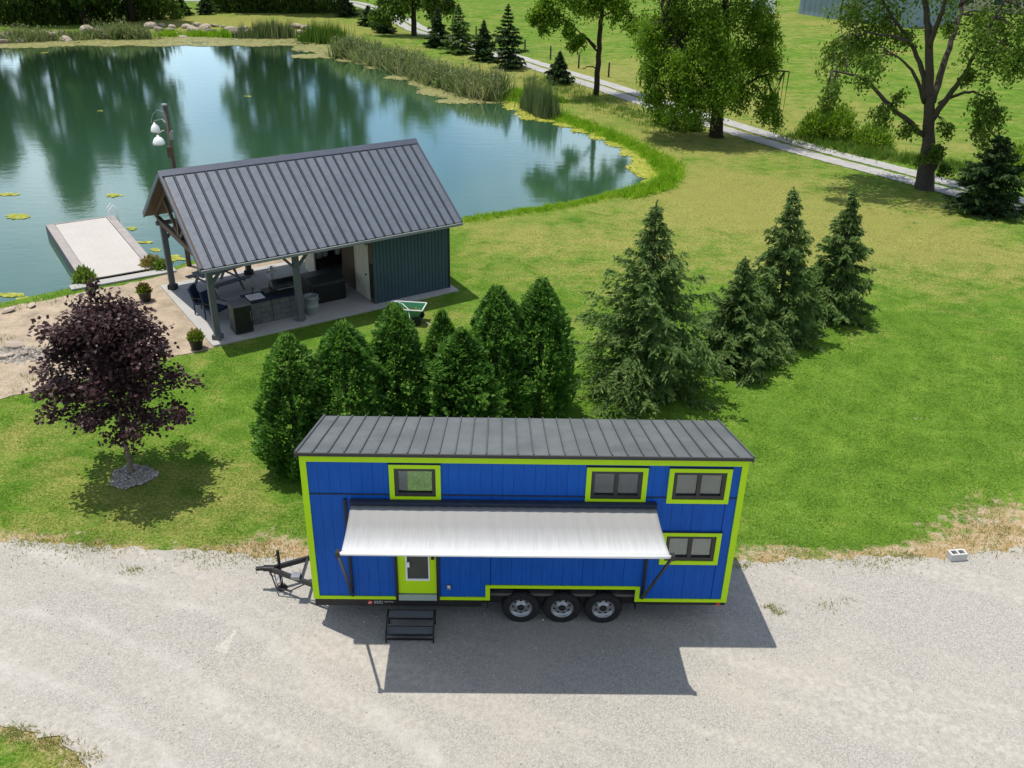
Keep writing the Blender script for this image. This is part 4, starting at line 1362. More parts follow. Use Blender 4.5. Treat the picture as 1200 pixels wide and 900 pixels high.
# ------------------------------------------------------------------ lamp post
lp = W(222, 312)
lm = thing('lamp_post', 'tall wooden lamp post with white hood lamps rising behind the pavilion', 'lamp post', (lp[0], lp[1], gz(lp[0], lp[1]) - .1))
MB().tube([(0, 0, 0), (0, 0, 3.2), (0.02, 0, 6.45)], [.10, .085, .07], 12).build('pole', 'pole_wood', lm, True)
for k, (dx, dz, r_) in enumerate([(-.45, 5.50, .17), (-.20, 5.15, .22)]):
    dy = (.25, -.28)[k]
    h_ = MB().lathe([(0, .26), (.04, .26), (.05, .20), (r_ * .5, .18), (r_ * .82, .10), (r_, -.02), (r_, -.08), (r_ * .85, -.06), (0, .08)], 20, 'z', (dx - .12, dy, dz)).build('lamp_hood', 'enamel', lm, True)
    MB().lathe([(0, -.16), (.07, -.13), (.09, -.05), (.06, .04), (0, .06)], 12, 'z', (dx - .12, dy, dz)).build('bulb', 'glass', h_, True)
    MB().tube([(0, 0, dz + .25), (dx * .5, dy * .6, dz + .42), (dx - .12, dy, dz + .32), (dx - .12, dy, dz + .16)], .02, 8).build('lamp_arm', 'grey_metal', lm)
MB().box(-.10, .12, -.20, -.08, 4.55, 4.95).build('control_box', 'timber_brown', lm)
MB().box(.06, .14, -.12, .12, 5.2, 5.5).build('bracket', 'grey_metal', lm)
MB().tube([(.0, 0, 6.2), (-.3, 0, 6.28), (-.5, 0, 6.1), (-.6, 0, 5.8)], .012, 6).build('wire_arm', 'grey_metal', lm)
MB().lathe([(.11, 6.44), (.11, 6.50), (0, 6.53)], 10).build('cap', 'grey_metal', lm)

# ------------------------------------------------------------------ dock
DO = np.array([-12.1, 18.05])
dang = math.atan2(.545, .838)
dk = thing('boat_dock', 'pale decked dock with grey side boards reaching into the pond', 'dock', (DO[0], DO[1], 0), dang)
NPK = 8
for j in range(NPK):
    MB().box(.34 + j * .27, .34 + (j + 1) * .27 - .0015, .5 + 0.0, 8.2, .10, .14).build('deck_plank', 'deck', dk)
for x0, x1 in ((-.02, .32), (2.52, 2.86)):
    MB().box(x0, x1, .5, 8.22, .09, .155).build('side_board', 'deck_side', dk)
MB().box(-.02, 2.86, 8.22, 8.30, -.15, .16).build('end_board', 'deck_side', dk)
MB().box(-.05, -.02, .5, 8.3, -.45, .10).build('skirt', 'black', dk)
MB().box(-.02, 2.86, .9, 8.2, -.08, .09).build('joists', 'timber_brown', dk)
for y in (2.5, 5.2, 8.0):
    for x in (.05, 2.75):
        MB().tube([(x, y, -2.2), (x, y, .07)], .09, 8).build('pile', 'timber_brown', dk)
t = MB().prism([(-.5, -.12), (3.4, -.12), (3.4, .38), (-.5, .38)], .0, .085).build('concrete_step', 'concrete', None, loc=(DO[0], DO[1], 0), rot=(0, 0, dang), bevel=.02)
tag(t, 'pale concrete step along the shore end of the dock', 'step')
# ladder rail and rope at the far end
lr = thing('swim_ladder', 'white metal swim ladder at the far corner of the dock', 'ladder', (DO[0] + 8.1 * -math.sin(dang) + 2.9 * math.cos(dang), DO[1] + 8.1 * math.cos(dang) + 2.9 * math.sin(dang), 0), dang)
for y in (-.4, 0.0):
    MB().tube([(-.30, y, .14), (-.28, y, .6), (-.12, y, .78), (.05, y, .6), (.08, y, -1.0)], .022, 8).build('rail', 'white', lr)
for z in (-.2, -.5, -.8):
    MB().tube([(.07, -.4, z), (.07, 0, z)], .02, 8).build('rung', 'white', lr)


# ------------------------------------------------------------------ plants
def plant_cloud(name, n_, rad, hgt, size, mat, parent, seed, upward=.5, loc=(0, 0, 0)):
    g_ = np.random.default_rng(seed)
    d = rdir(n_, g_)
    d[:, 2] = np.abs(d[:, 2])
    P_ = d * np.array([rad, rad, hgt]) * g_.uniform(.35, 1, (n_, 1)) ** .5
    P_ += g_.normal(0, rad * .1, P_.shape)
    P_[:, 2] = np.maximum(P_[:, 2], size)
    A = unit(d * .7 + rdir(n_, g_) * .6 + np.array([0, 0, upward]))
    me_ = arr_mesh(name, leaves(P_, A, rdir(n_, g_), size * g_.uniform(.7, 1.4, n_), size * .42), 4, g_.uniform(0, 1, n_))
    return link(name, me_, mat, parent, loc)


def pot_plant(px, py, r_, hgt, mat, label, seed):
    w_ = W(px, py)
    t = thing('potted_plant', label, 'plant pot', (w_[0], w_[1], .016))
    MB().lathe([(0, 0), (r_ * .72, 0), (r_, hgt), (r_ * 1.08, hgt), (r_ * 1.08, hgt + .03), (r_ * .93, hgt + .03), (r_ * .9, hgt - .02), (0, hgt - .03)], 20).build('pot', 'pot', t, True)
    plant_cloud('foliage', 420, r_ * 1.15, .32, .055, 'leaf_bright', t, seed, loc=(0, 0, hgt - .02))
    if mat:
        plant_cloud('flowers', 260, r_ * 1.1, .36, .045, mat, t, seed + 1, loc=(0, 0, hgt + .02))


pot_plant(231, 409, .24, .36, 'gold', 'black pot of yellow green plants at the front slab corner', 5)
pot_plant(171, 353, .24, .36, 'flower', 'black pot of red flowers on the sand near the dock', 8)


def shrub(name, px, py, rad, hgt, n_, size, mat, label, seed, cat='plant', group=None, stems=True):
    w_ = W(px, py)
    z = gz(w_[0], w_[1])
    t = thing(name, label, cat, (w_[0], w_[1], z), 0, group)
    plant_cloud('foliage', n_, rad, hgt, size, mat, t, seed)
    if stems:
        g_ = random.Random(seed)
        s_ = MB()
        for k in range(6):
            a = g_.uniform(0, 6.28)
            s_.tube([(0.03 * math.cos(a), 0.03 * math.sin(a), -.03), (rad * .5 * math.cos(a), rad * .5 * math.sin(a), hgt * .7)], [.02 * hgt + .006, .006], 5)
        s_.build('stem', 'bark', t)
    return t


shrub('waterside_plant', 100, 331, .42, .75, 700, .10, 'weed', 'bushy green plant at the left shore corner of the dock', 21)
shrub('waterside_plant', 178, 314, .50, .75, 800, .09, 'gold', 'golden clump of plants at the right shore corner of the dock', 22)
shrub('waterside_plant', 190, 316, .40, .5, 400, .09, 'weed', 'low green plant right of the golden clump by the dock', 23)
shrub('waterside_plant', 310, 281, .9, .7, 500, .12, 'gold', 'low golden grass clump on the sand behind the pavilion', 24)


# ------------------------------------------------------------------ garden cart
cw = W(478, 377)
ct = thing('garden_cart', 'green tub garden cart with hose on the grass by the pavilion', 'garden cart', (cw[0], cw[1], 0), -.12)
tub = MB()
o0, o1 = [(-.42, -.25), (.42, -.25), (.42, .28), (-.42, .28)], [(-.60, -.36), (.60, -.36), (.62, .38), (-.62, .38)]
i0, i1 = [(-.39, -.22), (.39, -.22), (.39, .25), (-.39, .25)], [(-.565, -.325), (.565, -.325), (.585, .345), (-.585, .345)]
tub.add([(x, y, .28) for x, y in o0] + [(x, y, .60) for x, y in o1] + [(x, y, .31) for x, y in i0] + [(x, y, .60) for x, y in i1],
        [(3, 2, 1, 0), (8, 9, 10, 11)] + [(i, (i + 1) % 4, 4 + (i + 1) % 4, 4 + i) for i in range(4)] + [(8 + (i + 1) % 4, 8 + i, 12 + i, 12 + (i + 1) % 4) for i in range(4)] + [(4 + i, 4 + (i + 1) % 4, 12 + (i + 1) % 4, 12 + i) for i in range(4)])
tub.build('tub', 'cart_green', ct)
rimm = MB()
for i in range(4):
    rimm.tube([(*o1[i], .605), (*o1[(i + 1) % 4], .605)], .022, 6)
rimm.build('tub_rim', 'badge', ct)
wme = MB().lathe([(.06, -.04), (.15, -.045), (.165, -.02), (.165, .02), (.15, .045), (.06, .04)], 18, 'y').mesh('wheel', True)
for x in (-.38, .38):
    for y in (-.30, .32):
        link('wheel', wme, 'tyre', ct, (x, y, .165))
    MB().tube([(x, -.30, .165), (x, .32, .165)], .02, 6).build('axle', 'black', ct)
MB().bar((-.4, 0, .22), (.4, 0, .22), .05, .12).build('undercarriage', 'black', ct)
MB().tube([(.42, 0, .2), (.75, -.25, .12), (1.15, -.55, .04)], .018, 6).tube([(1.12, -.62, .04), (1.20, -.48, .04)], .02, 6).build('pull_handle', 'grey_metal', ct)
MB().tube([(-.55, .3, .63), (-.2, .1, .64), (.1, -.3, .62), (.2, -.5, .3), (.35, -.7, .03)], .014, 6).build('hose', 'badge', ct)
plant_cloud('clippings', 160, .38, .14, .05, 'gold', ct, 31, loc=(.05, 0, .33))

# cinder block
w_ = W(1120, 655)
cbk = MB()
for a in subtract([(-.2, .2, -.1, .1)], (-.155, -.02, -.06, .06)):
    for b in subtract([a], (.02, .155, -.06, .06)):
        cbk.box(b[0], b[1], b[2], b[3], 0, .19)
tag(cbk.build('cinder_block', 'block', None, loc=(w_[0], w_[1], .012), rot=(0, 0, .12)), 'pale two-hole cinder block lying at the gravel edge', 'block')


# ------------------------------------------------------------------ rocks
def rock_mesh(seed, n_=1):
    bm = bmesh.new()
    bmesh.ops.create_icosphere(bm, subdivisions=2, radius=1)
    g_ = random.Random(seed)
    ds = [Vector((g_.gauss(0, 1), g_.gauss(0, 1), g_.gauss(0, 1))).normalized() for _ in range(9)]
    am = [g_.uniform(.55, .95) for _ in ds]
    for v in bm.verts:
        c_ = v.co.copy()
        for d_, a_ in zip(ds, am):
            p_ = c_.dot(d_)
            if p_ > a_:
                c_ -= d_ * (p_ - a_) * .9
        v.co = c_ * (1 + g_.uniform(-.03, .03))
    me_ = bpy.data.meshes.new('boulder')
    bm.to_mesh(me_)
    bm.free()
    return me_


RM = [rock_mesh(s) for s in range(5)]
g5 = random.Random(5)
spots = [(x, 36 + g5.uniform(-4, 4)) for x in (103, 112, 119)] + [(146, 38), (150, 41), (178, 33), (186, 36), (190, 31), (202, 33), (208, 38), (219, 33), (226, 36), (232, 31), (214, 40), (240, 34), (252, 31), (262, 32), (270, 36), (276, 38), (284, 36), (292, 38), (341, 37), (347, 34), (351, 39), (357, 35), (363, 38), (70, 41), (62, 43), (77, 44), (10, 45), (18, 42), (2, 47), (24, 46), (47, 42), (56, 40), (199, 36), (247, 37), (258, 38)]
for k, (px, py) in enumerate(spots):
    w_ = W(px, py)
    s_ = g5.uniform(.35, .75)
    o = link('boulder', RM[k % 5], 'rock', None, (w_[0], w_[1], gz(w_[0], w_[1]) + s_ * .2), (g5.uniform(-.3, .3), g5.uniform(-.3, .3), g5.uniform(0, 6)))
    o.scale = (s_ * g5.uniform(.9, 1.5), s_, s_ * g5.uniform(.5, .8))
    tag(o, 'pale boulder among the rocks edging the far shore of the pond', 'rock', 'boulders along the far shore')
for k, (px, py, s_, lab) in enumerate([(18, 407, .22, 'large flat brown rock on top of the pile by the purple maple'), (4, 420, .13, 'small rock at the left end of the pile on the sand'), (30, 416, .14, 'rock at the right end of the pile on the sand'),
                                       (12, 418, .12, 'small grey rock low in the middle of the sand pile'), (10, 366, .17, 'brown rock on the beach at the left waterline'), (38, 360, .13, 'small rock on the beach right of the brown one')]):
    w_ = W(px, py)
    o = link('boulder', RM[k % 5], 'rock', None, (w_[0], w_[1], .06 + s_ * .12), (.1, .1, k))
    o.scale = (s_ * 1.6, s_ * 1.1, s_ * .5)
    tag(o, lab, 'rock')
# low planted bed of stones under the rock pile
w_ = W(14, 416)
m_ = 500
P = np.stack([w_[0] + g.normal(0, .7, m_), w_[1] + g.normal(0, .32, m_), np.full(m_, .02)], 1)
tag(link('pebble_bed', arr_mesh('pebble_bed', chips(P, g.uniform(.03, .09, m_), g, .8), 3, np.repeat(g.uniform(0, .8, m_), 4)), 'stone_chip'), 'small pebbles bedded round the rock pile on the sand', 'pebbles', kind='stuff')


# ------------------------------------------------------------------ trees
def tube_tree(mb_, pts, r0, r1, n_=8):
    m = len(pts)
    mb_.tube(pts, [r0 + (r1 - r0) * (i / (m - 1)) ** .8 for i in range(m)], n_)


# purple maple
def purple_maple():
    base = W(155, 556)
    g_ = np.random.default_rng(77)
    t = thing('purple_maple', 'small purple leaved maple in a ring of pale stones', 'tree', (base[0], base[1], 0))
    tr = MB()
    tr.tube([(0, 0, -.05), (.0, .0, .1), (-.02, 0, 1.2), (.02, .02, 2.6), (0, 0, 4.2), (0, 0, 4.9)], [.09, .065, .055, .045, .025, .01], 10)
    Ps, Ds = [], []
    nb = 46
    for k in range(nb):
        f = k / nb
        z0 = 1.65 + 2.85 * f ** .9
        a = k * 2.399 + g_.uniform(-.3, .3)
        # silhouette radius by height
        zz = z0 + .5
        prof = np.interp(zz, [1.0, 1.9, 2.5, 3.2, 4.0, 4.8, 5.3], [1.2, 1.85, 2.05, 1.75, 1.3, .9, .45])
        ln = .92 * prof * g_.uniform(.72, 1.05)
        up = g_.uniform(-.05, .35) + .45 * f
        pts = [(0, 0, z0 - .15)]
        for s in (.35, .7, 1.0):
            pts.append((ln * s * math.cos(a + .25 * s), ln * s * math.sin(a + .25 * s), z0 - .15 + ln * (up * s) + g_.normal(0, .04)))
        tr.tube(pts, [.028, .02, .012, .005], 5)
        pa = np.array(pts)
        for s in np.linspace(.25, 1.0, 7):
            i = min(int(s * 3), 2)
            p = pa[i] + (pa[i + 1] - pa[i]) * (s * 3 - i)
            m = int(50 * (0.6 + .6 * s))
            c_ = p + g_.normal(0, .13, 3)
            Ps.append(c_ + g_.normal(0, .14, (m, 3)) * np.array([1, 1, .8]))
            Ds.append(np.tile(np.array([math.cos(a), math.sin(a), -.25]), (m, 1)))
    for z in np.linspace(4.3, 5.2, 6):
        m = 40
        Ps.append(np.array([0, 0, z]) + g_.normal(0, .2 * (5.6 - z), (m, 3)))
        Ds.append(rdir(m, g_))
    P_ = np.concatenate(Ps)
    D_ = np.concatenate(Ds)
    m = len(P_)
    A = unit(D_ + rdir(m, g_) * .8)
    N = unit(np.array([0, 0, 1.0]) + rdir(m, g_) * .75 + np.array([0, -.25, 0]))
    tr.build('trunk', 'bark_light', t, True)
    link('crown', arr_mesh('crown', leaves(P_, A, N, g_.uniform(.04, .075, m), g_.uniform(.032, .06, m)), 4, np.clip(g_.beta(1.6, 2.2, m), 0, 1)), 'maple', t)
    # stone ring
    m = 900
    aa = g_.uniform(0, 6.28, m)
    rr = .50 * np.sqrt(g_.uniform(0, 1, m)) * (1 + .10 * np.sin(3 * aa + 1) + .07 * np.sin(7 * aa)) + np.abs(g_.normal(0, .03, m))
    P_ = np.stack([base[0] + .05 + rr * np.cos(aa), base[1] - .1 + rr * np.sin(aa), .015 + .05 * np.clip(1 - rr / .62, 0, 1)], 1)
    tag(link('stone_ring', arr_mesh('stone_ring', chips(P_, g_.uniform(.025, .06, m), g_, .8), 3, np.repeat(np.clip(g_.normal(.45, .25, m), 0, 1), 4)), 'stone_chip'), 'ring of pale grey stones round the purple maple trunk', 'stones', kind='stuff')


purple_maple()


def arborvitae(x, y, hgt, rad, seed, label, n_=10500):
    g_ = np.random.default_rng(seed)
    t = thing('arborvitae', label, 'arborvitae', (x, y, gz(x, y)), g_.uniform(0, 6), 'arborvitae hedge behind the tiny house')
    # surface lumps
    lumps = rdir(420, g_)
    la = g_.uniform(-.30, .30, 420) * g_.uniform(.6, 1.1)
    pv = g_.normal(0, .06, 7)
    u = g_.uniform(0, 1, n_) ** .85
    a = g_.uniform(0, 2 * np.pi, n_)
    prof = np.interp(u, [0, .06, .25, .5, .72, .88, 1.0], np.array([.66, .90, 1.0, .94, .74, .46, .08]) * (1 + pv))
    d = np.stack([np.cos(a), np.sin(a), u * 3.2 - 1.6], 1)
    dn_ = unit(d)
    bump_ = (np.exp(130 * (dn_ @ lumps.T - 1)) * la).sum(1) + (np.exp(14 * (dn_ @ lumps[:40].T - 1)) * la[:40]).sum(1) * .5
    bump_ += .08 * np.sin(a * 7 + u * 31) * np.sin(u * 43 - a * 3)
    depth_ = g_.uniform(0, 1, n_) ** 2.6 * .36
    r_ = rad * prof * (1 + bump_) * (1 - depth_) + g_.normal(0, .02, n_)
    P_ = np.stack([np.cos(a) * r_, np.sin(a) * r_, u * hgt * (1 + .03 * np.sin(3 * a)) + .03], 1)
    out = np.stack([np.cos(a), np.sin(a), np.zeros(n_)], 1)
    A = unit(out * .8 + np.array([0, 0, .55]) + rdir(n_, g_) * .6)
    tang = np.stack([-np.sin(a), np.cos(a), np.zeros(n_)], 1)
    N = unit(out * .75 + np.array([0, 0, .75]) + tang * g_.normal(0, .5, (n_, 1)) + rdir(n_, g_) * .45)
    ln = g_.uniform(.05, .10, n_)
    Q = leaves(P_, A, N, ln, ln * g_.uniform(.40, .65, n_))
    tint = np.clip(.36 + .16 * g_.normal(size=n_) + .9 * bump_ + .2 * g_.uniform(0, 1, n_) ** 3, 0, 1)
    # leading tips
    m = 160
    up_ = np.stack([g_.normal(0, .07, m), g_.normal(0, .07, m), hgt * (.95 + g_.uniform(-.02, .09, m))], 1)
    Q = np.concatenate([Q, leaves(up_, unit(np.array([0, 0, 1.]) + rdir(m, g_) * .3), rdir(m, g_), .08, .025)])
    tint = np.append(tint, np.full(m, .8))
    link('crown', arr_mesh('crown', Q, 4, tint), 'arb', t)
    MB().tube([(0, 0, -.05), (0, 0, hgt * .5), (0, 0, hgt * .93)], [.09, .06, .01], 7).build('trunk', 'bark', t)


for k, (x, y, hg, rd, lab) in enumerate([
        (-1.52, 5.72, 3.75, .93, 'leftmost arborvitae, its full height showing past the trailer end'),
        (-0.20, 6.2, 3.85, 1.02, 'broad round-topped arborvitae second from the left of the row'),
        (1.00, 7.05, 4.0, .90, 'pointed arborvitae directly in front of the green garden cart'),
        (2.15, 7.75, 3.55, .62, 'narrow shorter arborvitae set back in the middle of the row'),
        (2.70, 6.85, 3.45, .95, 'low broad arborvitae bulging forward behind the trailer roof'),
        (3.60, 7.85, 4.2, .98, 'tall arborvitae second from the right of the row'),
        (4.85, 8.55, 4.15, .98, 'rightmost tall arborvitae, standing nearest the spruces')]):
    arborvitae(x, y, hg, rd, 300 + k, lab)


def spruce(base, hgt, rad, seed, label, mat='spruce', dens=1.0, group='spruces on the lawn', name='spruce_tree', cat='spruce', low=.04, droop=.55, ns=1.0, prof=None, leanx=0.0):
    g_ = np.random.default_rng(seed)
    x, y = base[0], base[1]
    t = thing(name, label, cat, (x, y, gz(x, y)), 0, group)
    tr = MB()
    lean = g_.normal(0, .006, 2) + np.array([leanx, 0])
    tr.tube([(0, 0, -.08), (0, 0, .1), (lean[0] * hgt * .5, lean[1] * hgt * .5, hgt * .5), (lean[0] * hgt, lean[1] * hgt, hgt)], [hgt * .022, hgt * .018, hgt * .011, .008], 8)
    Qs, Ts = [], []
    nw = int(19 * (.7 + .3 * dens))
    for wv_ in range(nw):
        f = low + (.955 - low) * (wv_ / (nw - 1)) ** .92
        z0 = hgt * f
        pr = np.interp(f, [0, .08, .3, .6, .8, .93, 1], prof or [.82, 1.0, .92, .50, .21, .065, .02])
        nb = int(np.interp(f, [0, 1], [8, 5]))
        a0 = g_.uniform(0, 6.28)
        for b in range(nb):
            a = a0 + 6.283 * b / nb + g_.normal(0, .2)
            ln = rad * pr * g_.choice([g_.uniform(.55, .85), g_.uniform(.85, 1.1), g_.uniform(1.1, 1.32)])
            upc = np.interp(f, [0, .4, .8, 1], [-.12, .02, .35, .9]) + g_.normal(0, .08)
            s = np.linspace(0, 1, 6)
            ca, sa = math.cos(a), math.sin(a)
            zc = z0 + ln * (upc * s - droop * .55 * s * s + droop * .42 * s ** 4)
            bp = np.stack([ca * ln * s + lean[0] * z0, sa * ln * s + lean[1] * z0, zc], 1)
            if f < .85:
                tr.tube([tuple(p) for p in bp[[0, 2, 4]]], [.006 + .012 * ln / rad, .008, .004], 4, False)
            ntw = max(4, int(25 * dens * (.35 + ln / rad)))
            st_ = g_.uniform(.12, 1.02, ntw)
            bp2 = np.stack([np.interp(st_, s, bp[:, i]) for i in range(3)], 1)
            side = g_.choice([-1, 1], ntw)
            tl = ln * .30 * (1.15 - st_ * .75) * g_.uniform(.6, 1.25, ntw) + .14 * hgt / 6
            dirv = unit(np.array([ca, sa, 0]) * g_.uniform(.3, .9, (ntw, 1)) + np.array([-sa, ca, 0]) * (side * g_.uniform(.3, .9, ntw))[:, None] + np.array([0, 0, -1.0]) * (droop * g_.uniform(.2, 1.3, ntw))[:, None])
            nn_ = 7
            q_ = g_.uniform(0, 1, (ntw, nn_))
            sag = -(q_ ** 2) * .25 * droop * tl[:, None]
            PP = bp2[:, None] + dirv[:, None] * (q_ * tl[:, None])[..., None]
            PP[..., 2] += sag
            PP = PP.reshape(-1, 3) + g_.normal(0, .02, (ntw * nn_, 3))
            AA = unit(np.repeat(dirv, nn_, 0) + rdir(ntw * nn_, g_) * .55)
            l_ = g_.uniform(.05, .105, len(PP)) * ns * (.55 + .45 * min(1, (1 - f) * 2.2))
            Qs.append(leaves(PP, AA, unit(rdir(len(PP), g_) + np.array([0, 0, 1.1])), l_, l_ * .33))
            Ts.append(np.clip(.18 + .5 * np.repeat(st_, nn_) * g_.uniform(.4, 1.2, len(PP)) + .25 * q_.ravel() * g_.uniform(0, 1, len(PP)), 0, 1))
    m = 70
    zt = .84 + .16 * g_.uniform(0, 1, m) ** 1.6
    PP = np.stack([lean[0] * hgt + g_.normal(0, .02, m), lean[1] * hgt + g_.normal(0, .02, m), zt * hgt], 1)
    Qs.append(leaves(PP, unit(np.array([0, 0, .9]) + rdir(m, g_) * .8), rdir(m, g_), .06 * ns, .018 * ns))
    Ts.append(g_.uniform(.3, .8, m))
    tr.build('trunk', 'bark', t)
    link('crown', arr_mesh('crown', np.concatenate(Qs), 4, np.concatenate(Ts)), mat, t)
    return t


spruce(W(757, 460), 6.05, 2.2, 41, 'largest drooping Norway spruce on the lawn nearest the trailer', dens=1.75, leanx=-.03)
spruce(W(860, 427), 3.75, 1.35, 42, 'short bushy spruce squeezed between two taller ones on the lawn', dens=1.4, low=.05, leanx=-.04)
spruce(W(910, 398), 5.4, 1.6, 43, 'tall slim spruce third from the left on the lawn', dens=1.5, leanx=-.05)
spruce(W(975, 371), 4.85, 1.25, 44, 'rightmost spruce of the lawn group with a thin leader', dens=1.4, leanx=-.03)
spruce(W(1152, 250), 3.75, 1.6, 45, 'very dark dense conifer beside the lane at the right edge', 'dark_spruce', 1.15, None, 'dark_conifer', 'conifer', ns=1.6, droop=.3, prof=[.85, 1, .92, .7, .45, .2, .03])
far_con = [(595, 80, 5.4, 1.6, 'tallest small conifer of the row by the lane'), (567, 72, 3.6, 1.15, 'slim small conifer second from the right of the lane row'), (538, 63, 4.6, 1.55, 'broad conifer in the middle of the lane row'),
           (513, 56, 3.9, 1.25, 'conifer left of the middle in the lane row'), (655, 98, 2.6, 1.0, 'lone little conifer between the reed clump and the tall thin tree'), (451, 38, 2.6, 1.3, 'rounded small conifer just left of the shade tree'),
           (432, 30, 2.3, 1.2, 'small conifer left of the rounded one near the lane bend'), (406, 18, 2.6, 1.4, 'dark little conifer at the lane bend'), (212, 18, 2.4, 1.3, 'little round conifer left on the far bank'), (242, 17, 2.5, 1.2, 'little round conifer right on the far bank')]
for k, (px, py, hg, rd, lab) in enumerate(far_con):
    spruce(W(px, py), hg, rd, 60 + k, lab, 'dark_spruce' if k not in (2,) else 'spruce', .62, 'small conifers along the lane and far bank', 'young_conifer', 'conifer', ns=2.3, droop=.25)


def clump_leaves(C_, n_, rad, g_, hang=.0):
    d = rdir(n_, g_) * (g_.uniform(0, 1, (n_, 1)) ** .45)
    P_ = C_ + d * np.asarray(rad)
    if hang:
        P_[:, 2] -= hang * g_.uniform(0, 1, n_) ** 2
    return P_


def px_tree(name, label, basepx, limbs, clumps, mat, seed, leaf=.16, cat='tree', bark='bark', fill=1.0, group=None, mult=1.0):
    """limbs: (pixel points, r0, r1, depth at the end); clumps: (px, py, radius px, depth, leaves, hang)"""
    g_ = np.random.default_rng(seed)
    b = W(*basepx)
    z0 = gz(b[0], b[1])
    t = thing(name, label, cat, (b[0], b[1], z0), 0, group)
    org = np.array([b[0], b[1], z0])
    tr = MB()
    ends = []
    for pts, r0, r1, dep in limbs:
        m = len(pts)
        w_ = [TP(b, x, y, dep * i / (m - 1)) - org for i, (x, y) in enumerate(pts)]
        w_ = catmull(w_, 4, False)
        w_ = [tuple(p + (g_.normal(0, .03, 3) if 0 < i < len(w_) - 1 else 0)) for i, p in enumerate(w_)]
        tube_tree(tr, w_, r0, r1, 10 if r0 > .2 else 6)
        ends.append(np.array(w_))
    allp = np.concatenate(ends)
    Q, T = [], []
    dist = np.linalg.norm(np.array(b) - CAM)
    for px, py, rp, dep, n_, hang in clumps:
        c_ = TP(b, px, py, dep) - org
        rad = rp * dist / FPX
        # sub-clumps around the centre, each joined by a twig to the nearest limb
        ns_ = max(3, int(6 * fill * rp / 12))
        for k in range(ns_):
            cc = c_ + rdir(1, g_)[0] * rad * np.array([.85, .85, .7]) * g_.uniform(.2, 1)
            near = allp[np.argmin(np.linalg.norm(allp - cc, axis=1))]
            mid = (near + cc) / 2 + np.array([0, 0, .12 * np.linalg.norm(cc - near)])
            if np.linalg.norm(cc - near) > .3:
                tr.tube([tuple(near), tuple(mid), tuple(cc)], [.035, .022, .008], 4, False)
            m = max(8, int(mult * n_ / ns_))
            kk = 5
            sd2 = unit(rdir(kk, g_) + np.array([0, 0, -.25 - .35 * hang]) + .5 * unit((cc - near)[None]))
            sl2 = rad * g_.uniform(.35, 1.0, kk)
            wh = g_.integers(0, kk, m)
            tt = g_.uniform(0, 1, m) ** .8
            P_ = cc + sd2[wh] * (tt * sl2[wh])[:, None] + g_.normal(0, 1, (m, 3)) * (.07 * rad + leaf * .8)
            P_[:, 2] -= (.35 * hang + .12 * rad) * tt ** 2
            A = unit(rdir(m, g_) + np.array([0, 0, -.35 - hang * .4]))
            N = unit(rdir(m, g_) + np.array([0, 0, .9]))
            l_ = leaf * g_.uniform(.6, 1.3, m)
            Q.append(leaves(P_, A, N, l_, l_ * .55))
            T.append(np.clip(g_.beta(2, 2, m) * .8 + g_.uniform(-.12, .2), 0, 1))
    tr.build('trunk', bark, t, True)
    link('crown', arr_mesh('crown', np.concatenate(Q), 4, np.concatenate(T)), mat, t)
    return t


